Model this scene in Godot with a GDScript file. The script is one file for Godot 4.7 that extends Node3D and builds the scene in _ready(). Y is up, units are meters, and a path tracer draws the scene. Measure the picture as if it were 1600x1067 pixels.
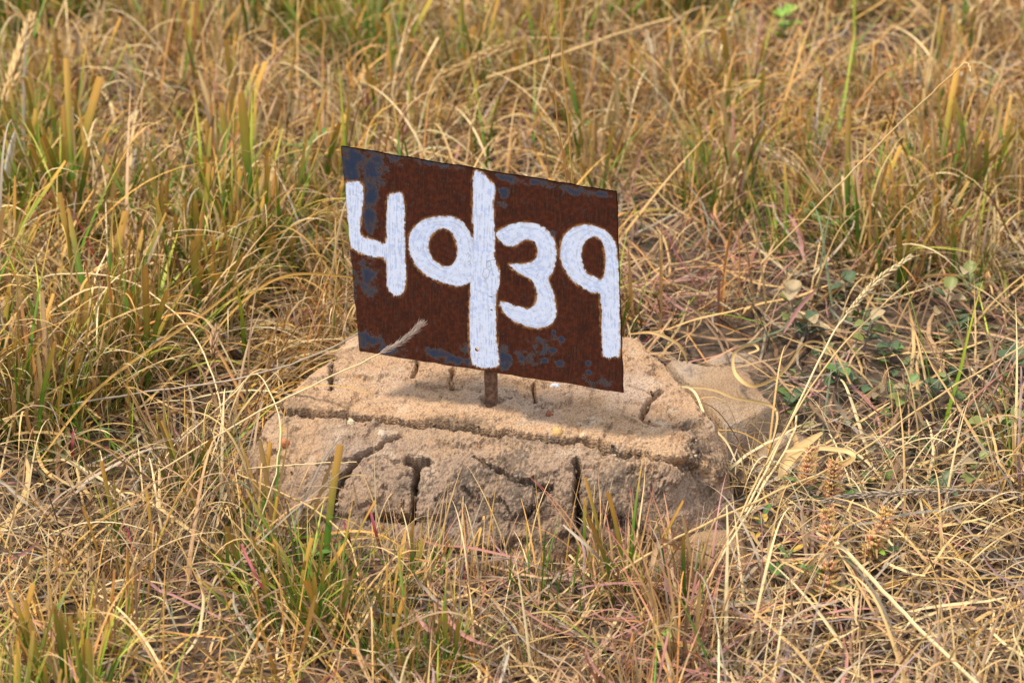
extends Node3D
# A rusty number plate on a rod set in a sandstone boulder, in dry grazed grass. Units are metres; 0.5 mm is about one pixel of the photograph at the sign.

const PITCH := 28.0
const TX := 0.1739
const TY := 0.11597
const DIST := 2.3
const ROCK_TOP := 0.08

var rng := RandomNumberGenerator.new()
var eye: Vector3
var fwd: Vector3
var up: Vector3
var noise_a := FastNoiseLite.new()
var noise_b := FastNoiseLite.new()
var noise_c := FastNoiseLite.new()
var chips := FastNoiseLite.new()
var mats := {}
var variants := {}
var heap := {}
var used := {}
var stones := []


# ---------------------------------------------------------------- picture point -> place

func ray(px: float, py: float) -> Vector3:
	return fwd + Vector3.RIGHT * ((px - 800.0) / 800.0 * TX) + up * ((533.5 - py) / 533.5 * TY)

func at_y(px: float, py: float, y: float) -> Vector3:
	var d := ray(px, py)
	return eye + d * ((y - eye.y) / d.y)

func at_z(px: float, py: float, z: float) -> Vector3:
	var d := ray(px, py)
	return eye + d * ((z - eye.z) / d.z)

func at_plane(px: float, py: float, p: Vector3, n: Vector3) -> Vector3:
	var d := ray(px, py)
	return eye + d * ((p - eye).dot(n) / d.dot(n))

func to_px(p: Vector3) -> Vector2:
	var v := p - eye
	var d := v.dot(fwd)
	return Vector2(800.0 + v.x / d / TX * 800.0, 533.5 - v.dot(up) / d / TY * 533.5)


# ---------------------------------------------------------------- names and nodes

func numbered(called: String) -> String:
	var n: int = used.get(called, 0)
	used[called] = n + 1
	return called if n == 0 else "%s_%03d" % [called, n]

func tag(o: Node3D, label: String, category: String, group := "", kind := "") -> Node3D:
	o.set_meta("label", label)
	o.set_meta("category", category)
	if group:
		o.set_meta("group", group)
	if kind:
		o.set_meta("kind", kind)
	return o

func thing(called: String, at: Vector3, label: String, category: String, group := "") -> Node3D:
	var o := Node3D.new()
	o.name = numbered(called)
	add_child(o)
	o.position = at
	return tag(o, label, category, group)

func put(called: String, mesh: Mesh, mat: Material, parent: Node3D = self, at := Transform3D()) -> MeshInstance3D:
	var o := MeshInstance3D.new()
	o.name = numbered(called) if parent == self else called
	o.mesh = mesh
	o.material_override = mat
	o.transform = at
	parent.add_child(o, true)
	return o


# ---------------------------------------------------------------- mesh building

class Buf:
	var v := PackedVector3Array()
	var n := PackedVector3Array()
	var c := PackedColorArray()
	var uv := PackedVector2Array()
	var i := PackedInt32Array()
	func mesh() -> ArrayMesh:
		var a := []
		a.resize(Mesh.ARRAY_MAX)
		a[Mesh.ARRAY_VERTEX] = v
		a[Mesh.ARRAY_NORMAL] = n
		if c.size():
			a[Mesh.ARRAY_COLOR] = c
		if uv.size():
			a[Mesh.ARRAY_TEX_UV] = uv
		a[Mesh.ARRAY_INDEX] = i
		var m := ArrayMesh.new()
		m.add_surface_from_arrays(Mesh.PRIMITIVE_TRIANGLES, a)
		return m

# a blade: a ribbon folded along its middle. side gives the direction across at each point.
func ribbon(b: Buf, pts: PackedVector3Array, sides: PackedVector3Array, widths: PackedFloat32Array, cols: PackedColorArray, fold := 0.35) -> void:
	var first := b.v.size()
	var last := pts.size() - 1
	for k in pts.size():
		var t := (pts[mini(k + 1, last)] - pts[maxi(k - 1, 0)]).normalized()
		var s := (sides[k] - t * sides[k].dot(t)).normalized()
		var nn := t.cross(s).normalized()
		var w := widths[k] * 0.5
		b.v.append(pts[k] - s * w)
		b.v.append(pts[k] - nn * (w * fold))
		b.v.append(pts[k] + s * w)
		b.n.append((nn - s * fold).normalized())
		b.n.append(nn)
		b.n.append((nn + s * fold).normalized())
		b.c.append(cols[k] * 0.93)
		b.c.append(cols[k] * 1.1)
		b.c.append(cols[k] * 0.97)
	for k in last:
		for j in 2:
			var p := first + k * 3 + j
			for q in [p, p + 1, p + 3, p + 1, p + 4, p + 3]:
				b.i.append(q)

func tube(b: Buf, pts: PackedVector3Array, radii: PackedFloat32Array, cols: PackedColorArray, around := 6) -> void:
	var first := b.v.size()
	var last := pts.size() - 1
	var ref := Vector3(0.31, 0.2, 0.93)
	for k in pts.size():
		var t := (pts[mini(k + 1, last)] - pts[maxi(k - 1, 0)]).normalized()
		var s := t.cross(ref)
		if s.length() < 0.05:
			s = t.cross(Vector3.RIGHT)
		s = s.normalized()
		var o := t.cross(s)
		for j in around:
			var a := TAU * j / around
			var d := s * cos(a) + o * sin(a)
			b.v.append(pts[k] + d * radii[k])
			b.n.append(d)
			b.c.append(cols[k])
	for k in last:
		for j in around:
			var j2 := (j + 1) % around
			var p := first + k * around
			for q in [p + j, p + around + j, p + j2, p + j2, p + around + j, p + around + j2]:
				b.i.append(q)
	for e in [0, last]:
		var mid := b.v.size()
		b.v.append(pts[e])
		b.n.append((pts[e] - pts[1 if e == 0 else last - 1]).normalized())
		b.c.append(cols[e])
		for j in around:
			var p2: int = first + e * around
			if e == 0:
				b.i.append_array(PackedInt32Array([mid, p2 + j, p2 + (j + 1) % around]))
			else:
				b.i.append_array(PackedInt32Array([mid, p2 + (j + 1) % around, p2 + j]))

# a small uneven lump, used for seeds, florets and grit
func lump(b: Buf, at: Vector3, axis: Vector3, rad: float, length: float, col: Color, rings := 4, around := 5, rough := 0.0) -> void:
	var first := b.v.size()
	var t := axis.normalized()
	var s := t.cross(Vector3(0.3, 0.9, 0.2)).normalized()
	var o := t.cross(s)
	for k in rings + 1:
		var f := float(k) / rings
		var r := rad * sin(PI * clampf(f, 0.02, 0.98)) * (1.0 + rough * rng.randf_range(-1, 1))
		for j in around:
			var a := TAU * j / around
			var d := s * cos(a) + o * sin(a)
			b.v.append(at + t * (length * (f - 0.5)) + d * (r * (1.0 + rough * rng.randf_range(-1, 1))))
			b.n.append((d * sin(PI * f) - t * cos(PI * f)).normalized())
			b.c.append(col)
	for k in rings:
		for j in around:
			var j2 := (j + 1) % around
			var p := first + k * around
			for q in [p + j, p + around + j, p + j2, p + j2, p + around + j, p + around + j2]:
				b.i.append(q)

func smooth(points: PackedVector3Array, per := 8) -> PackedVector3Array:
	var c := PackedVector3Array()
	var n := points.size()
	for k in n - 1:
		var a := points[maxi(k - 1, 0)]
		var d := points[mini(k + 2, n - 1)]
		for j in per:
			c.append(points[k].cubic_interpolate(points[k + 1], a, d, float(j) / per))
	c.append(points[n - 1])
	return c


# ---------------------------------------------------------------- materials

func srgb(r: float, g: float, b: float) -> Color:
	return Color(r, g, b).linear_to_srgb()

func noise_tex(freq: float, seed_: int, ramp: Array, size := 512, kind := FastNoiseLite.TYPE_SIMPLEX_SMOOTH, octaves := 4) -> NoiseTexture2D:
	var n := FastNoiseLite.new()
	n.seed = seed_
	n.frequency = freq
	n.noise_type = kind
	n.fractal_octaves = octaves
	n.fractal_gain = 0.6
	var t := NoiseTexture2D.new()
	t.width = size
	t.height = size
	t.seamless = true
	t.noise = n
	if ramp:
		var g := Gradient.new()
		var off := PackedFloat32Array()
		var cs := PackedColorArray()
		for e in ramp:
			off.append(e[0])
			cs.append(e[1])
		g.offsets = off
		g.colors = cs
		t.color_ramp = g
	return t

func leaf_mat(col: Color, rough := 0.52, back := 0.35) -> StandardMaterial3D:
	var m := StandardMaterial3D.new()
	m.albedo_color = col.linear_to_srgb()
	m.vertex_color_use_as_albedo = true
	m.roughness = rough
	m.metallic_specular = 0.45
	m.cull_mode = BaseMaterial3D.CULL_DISABLED
	m.backlight_enabled = true
	m.backlight = Color(back, back, back)
	return m

# base colours, linear
const PAL := {
	"pale": Color(0.69, 0.53, 0.285), "straw": Color(0.59, 0.395, 0.165), "gold": Color(0.56, 0.32, 0.075), "orange": Color(0.52, 0.25, 0.075), "tan": Color(0.43, 0.265, 0.14),
	"brown": Color(0.24, 0.14, 0.075), "grey": Color(0.37, 0.3, 0.225), "dark": Color(0.12, 0.085, 0.065), "pink": Color(0.42, 0.2, 0.17), "crimson": Color(0.26, 0.035, 0.05),
	"green": Color(0.1, 0.21, 0.02), "lime": Color(0.33, 0.35, 0.045), "dull": Color(0.13, 0.16, 0.075), "mauve": Color(0.3, 0.2, 0.2),
}

func stone_mat(seed_: int) -> StandardMaterial3D:
	var m := StandardMaterial3D.new()
	m.vertex_color_use_as_albedo = true
	m.albedo_texture = noise_tex(0.13, seed_, [[0.0, srgb(0.25, 0.23, 0.22)], [0.3, srgb(0.62, 0.58, 0.56)], [0.45, srgb(0.88, 0.85, 0.83)], [0.68, srgb(1, 0.96, 0.9)], [1.0, srgb(1, 1, 1)]], 1024, FastNoiseLite.TYPE_SIMPLEX, 5)
	m.uv1_triplanar = true
	m.uv1_world_triplanar = true
	m.uv1_scale = Vector3.ONE * 3.3
	m.roughness = 0.92
	m.metallic_specular = 0.25
	m.heightmap_enabled = true
	m.heightmap_texture = noise_tex(0.09, seed_ + 3, [], 1024, FastNoiseLite.TYPE_SIMPLEX, 4)
	m.heightmap_scale = 0.16
	return m


# ---------------------------------------------------------------- stones as faceted, worn height fields

# facet: the picture points A and B of an edge at height h, and how steeply the stone falls beyond it
func facet(ax: float, ay: float, bx: float, by: float, h: float, slope: float, inside: Vector3) -> Array:
	var a := at_y(ax, ay, h)
	var b := at_y(bx, by, h)
	var o := Vector2(b.z - a.z, -(b.x - a.x)).normalized()
	if o.dot(Vector2(inside.x - a.x, inside.z - a.z)) > 0.0:
		o = -o
	return [a.x, a.z, o.x, o.y, h, slope]

func stone_height(s: Dictionary, x: float, z: float) -> float:
	var k: float = s.k
	var low: float = s.top + s.tx * (x - s.x) + s.tz * (z - s.z)
	var hs := PackedFloat32Array([low])
	for f in s.facets:
		var h: float = f[4] - f[5] * ((x - f[0]) * f[2] + (z - f[1]) * f[3])
		hs.append(h)
		low = minf(low, h)
	var t := 0.0
	for h in hs:
		t += exp((low - h) / k)
	return low - k * log(t)

func on_stone(s: Dictionary, px: float, py: float) -> Vector3:
	var d := ray(px, py)
	var t := (0.2 - eye.y) / d.y
	for k in 900:
		var p := eye + d * t
		if p.y < stone_height(s, p.x, p.z) or p.y < -0.02:
			return p
		t += 0.0007
	return eye + d * t

func build_stone(s: Dictionary, x0: float, x1: float, z0: float, z1: float, step: float, shape: Callable, paint: Callable) -> ArrayMesh:
	var nx := int((x1 - x0) / step) + 1
	var nz := int((z1 - z0) / step) + 1
	var base := PackedFloat32Array()
	base.resize(nx * nz)
	for j in nz:
		for i in nx:
			base[j * nx + i] = stone_height(s, x0 + i * step, z0 + j * step)
	var nor := PackedVector3Array()
	nor.resize(nx * nz)
	for j in nz:
		for i in nx:
			var q := j * nx + i
			nor[q] = Vector3(base[j * nx + maxi(i - 1, 0)] - base[j * nx + mini(i + 1, nx - 1)], 2.0 * step, base[maxi(j - 1, 0) * nx + i] - base[mini(j + 1, nz - 1) * nx + i]).normalized()
	var out_: PackedFloat32Array = shape.call(base, nx, nz, x0, z0, step)
	var pos := PackedVector3Array()
	pos.resize(nx * nz)
	for j in nz:
		for i in nx:
			var q := j * nx + i
			pos[q] = Vector3(x0 + i * step, base[q], z0 + j * step) + nor[q] * out_[q]
	s.grid = pos
	s.nor = nor
	s.at = [x0, z0, step, nx, nz]
	var b := Buf.new()
	var index := PackedInt32Array()
	index.resize(nx * nz)
	index.fill(-1)
	for j in nz:
		for i in nx:
			var p := j * nx + i
			if base[p] < -0.05:
				continue
			var ex := pos[j * nx + mini(i + 1, nx - 1)] - pos[j * nx + maxi(i - 1, 0)]
			var ez := pos[mini(j + 1, nz - 1) * nx + i] - pos[maxi(j - 1, 0) * nx + i]
			index[p] = b.v.size()
			b.v.append(pos[p])
			b.n.append(ez.cross(ex).normalized())
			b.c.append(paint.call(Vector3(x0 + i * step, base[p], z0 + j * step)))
	for j in nz - 1:
		for i in nx - 1:
			var p := index[j * nx + i]
			var q := index[j * nx + i + 1]
			var r := index[(j + 1) * nx + i]
			var t := index[(j + 1) * nx + i + 1]
			if p < 0 or q < 0 or r < 0 or t < 0:
				continue
			for e in [p, q, r, q, t, r]:
				b.i.append(e)
	return b.mesh()

# the worn surface over a point of the smooth form: [place, normal of the smooth form]
func skin_at(s: Dictionary, p: Vector3) -> Array:
	var i := clampi(int(round((p.x - s.at[0]) / s.at[2])), 0, s.at[3] - 1)
	var j := clampi(int(round((p.z - s.at[1]) / s.at[2])), 0, s.at[4] - 1)
	return [s.grid[j * s.at[3] + i], s.nor[j * s.at[3] + i]]

func inside_stone(x: float, z: float, margin := 0.0) -> bool:
	for s in stones:
		if absf(x - s.x) > s.get("reach", 0.3) or absf(z - s.z) > s.get("reach", 0.3):
			continue
		if stone_height(s, x, z) > s.sink - margin:
			return true
	return false

# cut a groove along a line of picture points into the height field
func groove(y: PackedFloat32Array, nx: int, nz: int, x0: float, z0: float, step: float, line: PackedVector3Array, wide: float, deep: float, ragged := 0.5) -> void:
	for k in line.size() - 1:
		var a := Vector2(line[k].x, line[k].z)
		var c := Vector2(line[k + 1].x, line[k + 1].z)
		var reach := wide * 3.2
		var ia := clampi(int((minf(a.x, c.x) - reach - x0) / step), 0, nx - 1)
		var ib := clampi(int((maxf(a.x, c.x) + reach - x0) / step) + 1, 0, nx - 1)
		var ja := clampi(int((minf(a.y, c.y) - reach - z0) / step), 0, nz - 1)
		var jb := clampi(int((maxf(a.y, c.y) + reach - z0) / step) + 1, 0, nz - 1)
		for j in range(ja, jb + 1):
			for i in range(ia, ib + 1):
				var p := Vector2(x0 + i * step, z0 + j * step)
				p += Vector2(noise_b.get_noise_2d(p.x * 900, p.y * 900), noise_b.get_noise_2d(p.y * 900 + 70, p.x * 900)) * wide * ragged
				var d := p.distance_to(Geometry2D.get_closest_point_to_segment(p, a, c))
				var w := wide * (1.0 + 0.5 * noise_b.get_noise_2d(p.x * 500 + 9, p.y * 500))
				var cut := deep * exp(-pow(d / w, 4.0)) * (0.75 + 0.6 * noise_b.get_noise_2d(p.x * 220 + 31, p.y * 220)) + deep * 0.12 * exp(-d / (w * 1.4))
				var q := j * nx + i
				cuts[q] = maxf(cuts[q], cut)

var cuts := PackedFloat32Array()
var cracks := []
var main_line := PackedVector3Array()
var blots := []

func px_line(s: Dictionary, pts: Array) -> PackedVector3Array:
	var o := PackedVector3Array()
	for k in pts.size():
		o.append(on_stone(s, pts[k][0], pts[k][1]))
		if k + 1 < pts.size():
			var n := maxi(1, int(Vector2(pts[k][0], pts[k][1]).distance_to(Vector2(pts[k + 1][0], pts[k + 1][1])) / 9.0))
			for j in range(1, n):
				var f := float(j) / n
				o.append(on_stone(s, lerpf(pts[k][0], pts[k + 1][0], f) + rng.randf_range(-2.6, 2.6), lerpf(pts[k][1], pts[k + 1][1], f) + rng.randf_range(-1.8, 1.8)))
	return o

func line_z(line: PackedVector3Array, x: float) -> float:
	for k in line.size() - 1:
		if x < line[k + 1].x or k == line.size() - 2:
			return lerpf(line[k].z, line[k + 1].z, clampf((x - line[k].x) / (line[k + 1].x - line[k].x), -1.0, 1.0))
	return line[0].z

func shape_boulder(base: PackedFloat32Array, nx: int, nz: int, x0: float, z0: float, step: float) -> PackedFloat32Array:
	var y := PackedFloat32Array()
	y.resize(nx * nz)
	cuts = PackedFloat32Array()
	cuts.resize(nx * nz)
	for c in cracks:
		groove(y, nx, nz, x0, z0, step, c[0], c[1], c[2], c[3])
	for j in nz:
		for i in nx:
			var x := x0 + i * step
			var z := z0 + j * step
			var p := j * nx + i
			var d := z - line_z(main_line, x) + 0.004 * noise_b.get_noise_2d(x * 300, z * 300)
			var fade := 1.0 - smoothstep(0.09, 0.14, x)
			var ledge := lerpf(0.0015, -0.002, smoothstep(-0.0015, 0.0025, d)) * fade
			if d < 0.0:
				ledge -= 0.002 * exp(d / 0.005) * fade
			var big := 0.007 * noise_a.get_noise_3d(x * 45, base[p] * 45, z * 45)
			var mid := 0.0034 * noise_b.get_noise_3d(x * 190, base[p] * 190, z * 190)
			var pit := noise_c.get_noise_3d(x * 330, base[p] * 330, z * 330)
			var fine := 0.0007 * pit - 0.004 * maxf(0.0, pit - 0.33)
			fine += 0.0021 * chips.get_noise_3d(x * 40, base[p] * 48, z * 48) + 0.0009 * chips.get_noise_3d(x * 150 + 7, base[p] * 150, z * 150)
			y[p] = ledge + big + mid + fine - cuts[p]
	return y

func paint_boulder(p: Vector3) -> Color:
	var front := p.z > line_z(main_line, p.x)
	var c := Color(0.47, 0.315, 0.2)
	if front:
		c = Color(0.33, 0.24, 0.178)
	var n1 := noise_a.get_noise_3d(p.x * 70 + 5, p.y * 70, p.z * 70)
	var n2 := noise_b.get_noise_3d(p.x * 260, p.y * 260 + 8, p.z * 260)
	var n3 := noise_c.get_noise_3d(p.x * 900, p.y * 900, p.z * 900)
	c = c.lerp(Color(0.46, 0.31, 0.19), clampf(n1 * 1.6, 0, 0.75))
	c = c.lerp(Color(0.4, 0.33, 0.29), clampf(-n1 * 1.4 - 0.1, 0, 0.6))
	c = c.lerp(Color(0.56, 0.44, 0.33), clampf(n2 * 1.4 - 0.25, 0, 0.6))
	c = c.lerp(Color(0.17, 0.125, 0.1), clampf(noise_c.get_noise_3d(p.x * 420, p.y * 420 + 60, p.z * 420) * 3.0 - 0.8, 0, 0.65))
	c = c.lerp(Color(0.2, 0.15, 0.125), clampf(n3 * 2.2 - 0.75, 0, 0.7))
	c = c.lerp(Color(0.52, 0.25, 0.1), clampf(noise_c.get_noise_3d(p.x * 380 + 40, p.y * 380, p.z * 380) * 2.4 - 1.0, 0, 0.5))
	# dark crusty lichen, in grainy blotches
	for s in blots:
		var d: float = Vector2((p.x - s[0]) / s[2], (p.z - s[1]) / s[3]).length()
		if d < 1.7:
			var cover := 0.5 - d * 0.75 + 0.8 * n2 + 1.1 * n3 + 0.6 * n1
			c = c.lerp(Color(0.1, 0.08, 0.066), clampf(cover * 1.8, 0, s[4] * 0.8))
	return c

func shape_plain(base: PackedFloat32Array, nx: int, nz: int, x0: float, z0: float, step: float) -> PackedFloat32Array:
	var y := PackedFloat32Array()
	y.resize(nx * nz)
	for j in nz:
		for i in nx:
			var x := x0 + i * step
			var z := z0 + j * step
			var p := j * nx + i
			var pit := noise_c.get_noise_3d(x * 520, base[p] * 520, z * 520)
			y[p] = 0.0014 * chips.get_noise_3d(x * 60, base[p] * 60, z * 60) + 0.0025 * noise_a.get_noise_3d(x * 60, base[p] * 60, z * 60) + 0.003 * noise_b.get_noise_3d(x * 200, base[p] * 200, z * 200) + 0.001 * pit - 0.002 * maxf(0, pit - 0.3)
	return y

func paint_plain(p: Vector3) -> Color:
	var n1 := noise_a.get_noise_3d(p.x * 90 + 5, p.y * 90, p.z * 90)
	var n2 := noise_b.get_noise_3d(p.x * 260, p.y * 260 + 8, p.z * 260)
	var n3 := noise_c.get_noise_3d(p.x * 900, p.y * 900, p.z * 900)
	var c := Color(0.37, 0.265, 0.175)
	c = c.lerp(Color(0.4, 0.33, 0.27), clampf(n1 * 1.8, 0, 0.8))
	c = c.lerp(Color(0.3, 0.19, 0.115), clampf(-n1 * 1.8, 0, 0.6))
	c = c.lerp(Color(0.12, 0.09, 0.075), clampf(n2 * 1.8 + n3 - 0.6, 0, 0.8))
	return c

func small_stone(label: String, facets: Array, top: float, tx: float, tz: float, mid: Vector3, half: float, k := 0.006, sink := 0.0) -> Dictionary:
	var s := {"k": k, "top": top, "tx": tx, "tz": tz, "x": mid.x, "z": mid.z, "facets": facets, "sink": sink, "reach": half}
	var m := build_stone(s, mid.x - half, mid.x + half, mid.z - half, mid.z + half, 0.0018, shape_plain, paint_plain)
	var o := put("sandstone_rock", m, mats.stone2)
	tag(o, label, "rock", "rocks around the sign")
	stones.append(s)
	return s


# ---------------------------------------------------------------- the painted plate

var plate_at: Vector3
var plate_n: Vector3
var plate_u: Vector3
var plate_v: Vector3

func plate_uv(px: float, py: float) -> Vector2:
	var p := at_plane(px, py, plate_at, plate_n) - plate_at
	return Vector2(p.dot(plate_u), p.dot(plate_v))

# a point of the close-up of the sign (2.425 times the photograph, from 500, 200)
func close(x: float, y: float) -> Vector2:
	return plate_uv(500.0 + x / 2.425, 200.0 + y / 2.425)

func poly_dist(p: Vector2, poly: PackedVector2Array) -> float:
	var best := 1e9
	var n := poly.size()
	for k in n:
		best = minf(best, p.distance_squared_to(Geometry2D.get_closest_point_to_segment(p, poly[k], poly[(k + 1) % n])))
	best = sqrt(best)
	return best if Geometry2D.is_point_in_polygon(p, poly) else -best

func rounded(pts: Array) -> PackedVector2Array:
	var o := PackedVector2Array()
	var n := pts.size()
	for k in n:
		var a: Vector2 = close(pts[(k + n - 1) % n][0], pts[(k + n - 1) % n][1])
		var b: Vector2 = close(pts[k][0], pts[k][1])
		var c: Vector2 = close(pts[(k + 1) % n][0], pts[(k + 1) % n][1])
		var d: Vector2 = close(pts[(k + 2) % n][0], pts[(k + 2) % n][1])
		for j in 3:
			o.append(b.cubic_interpolate(c, a, d, j / 3.0))
	return o

func grey_noise(w: int, h: int, freq: float, seed_: int, octaves := 4, kind := FastNoiseLite.TYPE_SIMPLEX) -> PackedByteArray:
	var n := FastNoiseLite.new()
	n.seed = seed_
	n.frequency = freq
	n.noise_type = kind
	n.fractal_octaves = octaves
	return n.get_image(w, h, false, false, true).get_data()

func plate_texture(lo: Vector2, hi: Vector2, hole: Vector2) -> Array:
	var w := 760
	var h := int(w * (hi.y - lo.y) / (hi.x - lo.x))
	var na := grey_noise(w, h, 0.012, 3)
	var nb := grey_noise(w, h, 0.05, 4)
	var nc := grey_noise(w, h, 0.22, 5, 3)
	var nd := grey_noise(w * 1, h, 0.028, 6, 5)
	var streak_src := grey_noise(w, maxi(h / 14, 8), 0.16, 7, 3)
	var im := Image.create(w, h, false, Image.FORMAT_RGB8)
	var ro := Image.create(w, h, false, Image.FORMAT_L8)
	var scale := (hi.x - lo.x) / w
	# bare mill scale: where the blue-grey skin of the sheet is left (close-up points, radii, strength)
	var skin := []
	for e in [[115, 150, 60, 90, 1.0], [205, 150, 55, 80, 0.95], [190, 260, 40, 70, 0.95], [185, 340, 35, 70, 1.0], [140, 110, 80, 40, 0.9], [300, 110, 60, 25, 0.5], [180, 560, 45, 85, 0.75], [120, 600, 20, 120, 0.5],
			[180, 800, 70, 40, 0.85], [260, 840, 80, 25, 0.8], [450, 855, 90, 22, 0.75], [520, 875, 90, 22, 0.8], [440, 130, 110, 16, 0.6], [720, 190, 60, 18, 0.9], [830, 205, 70, 16, 0.85], [960, 235, 70, 18, 0.9], [1050, 245, 60, 12, 0.8],
			[697, 243, 24, 20, 1.25], [700, 870, 30, 45, 1.1], [780, 870, 60, 25, 0.6], [917, 797, 16, 11, 1.2], [883, 838, 18, 13, 1.3], [855, 876, 20, 12, 1.3], [912, 889, 26, 13, 1.3], [1018, 888, 12, 14, 1.25], [1020, 922, 12, 12, 1.2], [886, 772, 10, 12, 1.1],
			[850, 820, 60, 60, 0.35], [1050, 960, 60, 30, 0.35], [560, 830, 30, 30, 0.5], [880, 400, 18, 20, 0.6], [690, 290, 20, 14, 0.5]]:
		var c := close(e[0], e[1])
		skin.append([(c.x - lo.x) / scale, (hi.y - c.y) / scale, e[2] * 0.206e-3 / scale, e[3] * 0.23e-3 / scale, e[4]])
	var cover := PackedFloat32Array()
	cover.resize(w * h)
	for s in skin:
		for y in range(maxi(0, int(s[1] - s[3] * 1.6)), mini(h, int(s[1] + s[3] * 1.6))):
			for x in range(maxi(0, int(s[0] - s[2] * 1.6)), mini(w, int(s[0] + s[2] * 1.6))):
				var d := Vector2((x - s[0]) / s[2], (y - s[1]) / s[3]).length()
				cover[y * w + x] = maxf(cover[y * w + x], s[4] * (1.15 - d))
	# the brush strokes, as outlines traced in the close-up
	var paint := PackedFloat32Array()
	paint.resize(w * h)
	paint.fill(-1.0)
	var shapes := [
		[rounded([[97, 210], [130, 201], [162, 207], [166, 270], [158, 340], [160, 402], [205, 418], [248, 432], [252, 340], [258, 256], [285, 246], [318, 252], [322, 360], [326, 500], [326, 590], [318, 618], [296, 636], [268, 622], [254, 590], [250, 497], [200, 488], [150, 470], [114, 440], [104, 330]]), null],
		[rounded([[338, 455], [343, 395], [385, 350], [440, 334], [500, 334], [545, 358], [578, 410], [590, 470], [590, 560], [560, 588], [520, 598], [465, 584], [410, 560], [362, 515]]), rounded([[412, 440], [428, 400], [465, 379], [500, 396], [520, 440], [517, 490], [488, 524], [445, 508], [420, 478]])],
		[rounded([[584, 163], [622, 172], [655, 205], [666, 235], [660, 285], [665, 400], [664, 490], [682, 535], [682, 590], [670, 630], [669, 700], [672, 800], [681, 880], [668, 904], [625, 908], [588, 900], [572, 870], [566, 760], [569, 640], [568, 590], [578, 530], [580, 420], [580, 280]]), null],
		[rounded([[668, 396], [715, 366], [780, 354], [850, 374], [888, 418], [898, 480], [886, 540], [868, 572], [888, 630], [898, 695], [882, 738], [825, 757], [755, 738], [702, 702], [684, 655], [735, 668], [790, 682], [818, 660], [822, 622], [802, 574], [755, 548], [718, 514], [780, 511], [814, 498], [826, 465], [812, 430], [780, 421], [735, 447], [700, 440], [678, 420]]), null],
		[rounded([[912, 462], [924, 410], [960, 376], [1010, 364], [1062, 376], [1102, 402], [1124, 450], [1134, 550], [1139, 700], [1139, 850], [1120, 866], [1076, 862], [1068, 760], [1062, 632], [1030, 622], [980, 592], [938, 550], [917, 508]]), rounded([[993, 470], [1010, 426], [1045, 409], [1070, 430], [1083, 480], [1080, 540], [1068, 571], [1038, 560], [1005, 534]])],
	]
	var along := PackedByteArray()
	along.resize(w * h)
	for si in shapes.size():
		var s: Array = shapes[si]
		var o: PackedVector2Array = s[0]
		var a := Vector2(1e9, 1e9)
		var z := -a
		for p in o:
			a = a.min(p)
			z = z.max(p)
		for y in range(maxi(0, int((hi.y - z.y) / scale) - 8), mini(h, int((hi.y - a.y) / scale) + 8)):
			for x in range(maxi(0, int((a.x - lo.x) / scale) - 8), mini(w, int((z.x - lo.x) / scale) + 8)):
				var q := y * w + x
				var p := Vector2(lo.x + (x + 0.5) * scale, hi.y - (y + 0.5) * scale)
				p.x += (nb[q] - 128) * 5e-6
				p.y += (nb[q] - 128) * 6e-6 + (nc[q] - 128) * 4e-6
				var d := poly_dist(p, o)
				if s[1] != null and d > -0.002:
					d = minf(d, -poly_dist(p, s[1]))
				if d > paint[q] and si in [1, 3, 4] and not (si == 4 and y > h * 0.58):
					along[q] = 1
				elif d > paint[q]:
					along[q] = 0
				paint[q] = maxf(paint[q], d)
	# the scratched 09 over the weld, and a curl of scoring beside it
	var scratch := {}
	for loop in [[[622, 535], [635, 528], [645, 540], [640, 562], [628, 570], [616, 556]], [[632, 506], [642, 500], [650, 512], [644, 524], [633, 522]], [[650, 512], [652, 530], [655, 548], [660, 556]], [[668, 495], [645, 500], [632, 508]], [[556, 480], [563, 470], [568, 480], [562, 492]], [[560, 508], [568, 500], [572, 512], [564, 518]]]:
		var pts: Array = loop
		var n := pts.size()
		for k in (n if n > 4 else n - 1):
			var a := close(pts[k][0], pts[k][1])
			var b := close(pts[(k + 1) % n][0], pts[(k + 1) % n][1])
			for j in 30:
				var p := a.lerp(b, j / 30.0)
				scratch[int((hi.y - p.y) / scale) * w + int((p.x - lo.x) / scale)] = true
	var bytes := PackedByteArray()
	bytes.resize(w * h * 3)
	var gloss := PackedByteArray()
	gloss.resize(w * h)
	for y in h:
		for x in w:
			var q := y * w + x
			var a := na[q] / 255.0
			var b := nb[q] / 255.0
			var c := nc[q] / 255.0
			var d := nd[q] / 255.0
			# rust, linear
			var r := Vector3(0.044, 0.0095, 0.0042).lerp(Vector3(0.088, 0.02, 0.0075), clampf((b - 0.35) * 1.6, 0, 1))
			r = r.lerp(Vector3(0.026, 0.0075, 0.0045), clampf((a - 0.45) * 2.2 + (d - 0.55) * 1.5, 0, 0.75))
			r = r.lerp(Vector3(0.11, 0.034, 0.012), clampf((c - 0.72) * 3.5, 0, 0.4))
			r = r.lerp(Vector3(0.085, 0.06, 0.052), clampf((d * 0.6 + c * 0.4 - 0.71) * 6.0, 0, 0.5))
			var rough := 0.62 + 0.2 * b
			# the grey-blue skin
			var sk := cover[q] * 1.05 + (d - 0.5) * 1.15 + (c - 0.5) * 0.7
			if cover[q] > 0.01 and sk > 0.26:
				var f := clampf((sk - 0.26) * 5.0, 0, 1)
				var blue := Vector3(0.075, 0.066, 0.064).lerp(Vector3(0.02, 0.034, 0.07), clampf((sk - 0.46) * 3.0, 0, 1))
				blue *= 0.75 + 0.5 * c
				r = r.lerp(blue, f)
				rough = lerpf(rough, 0.42, f)
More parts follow.
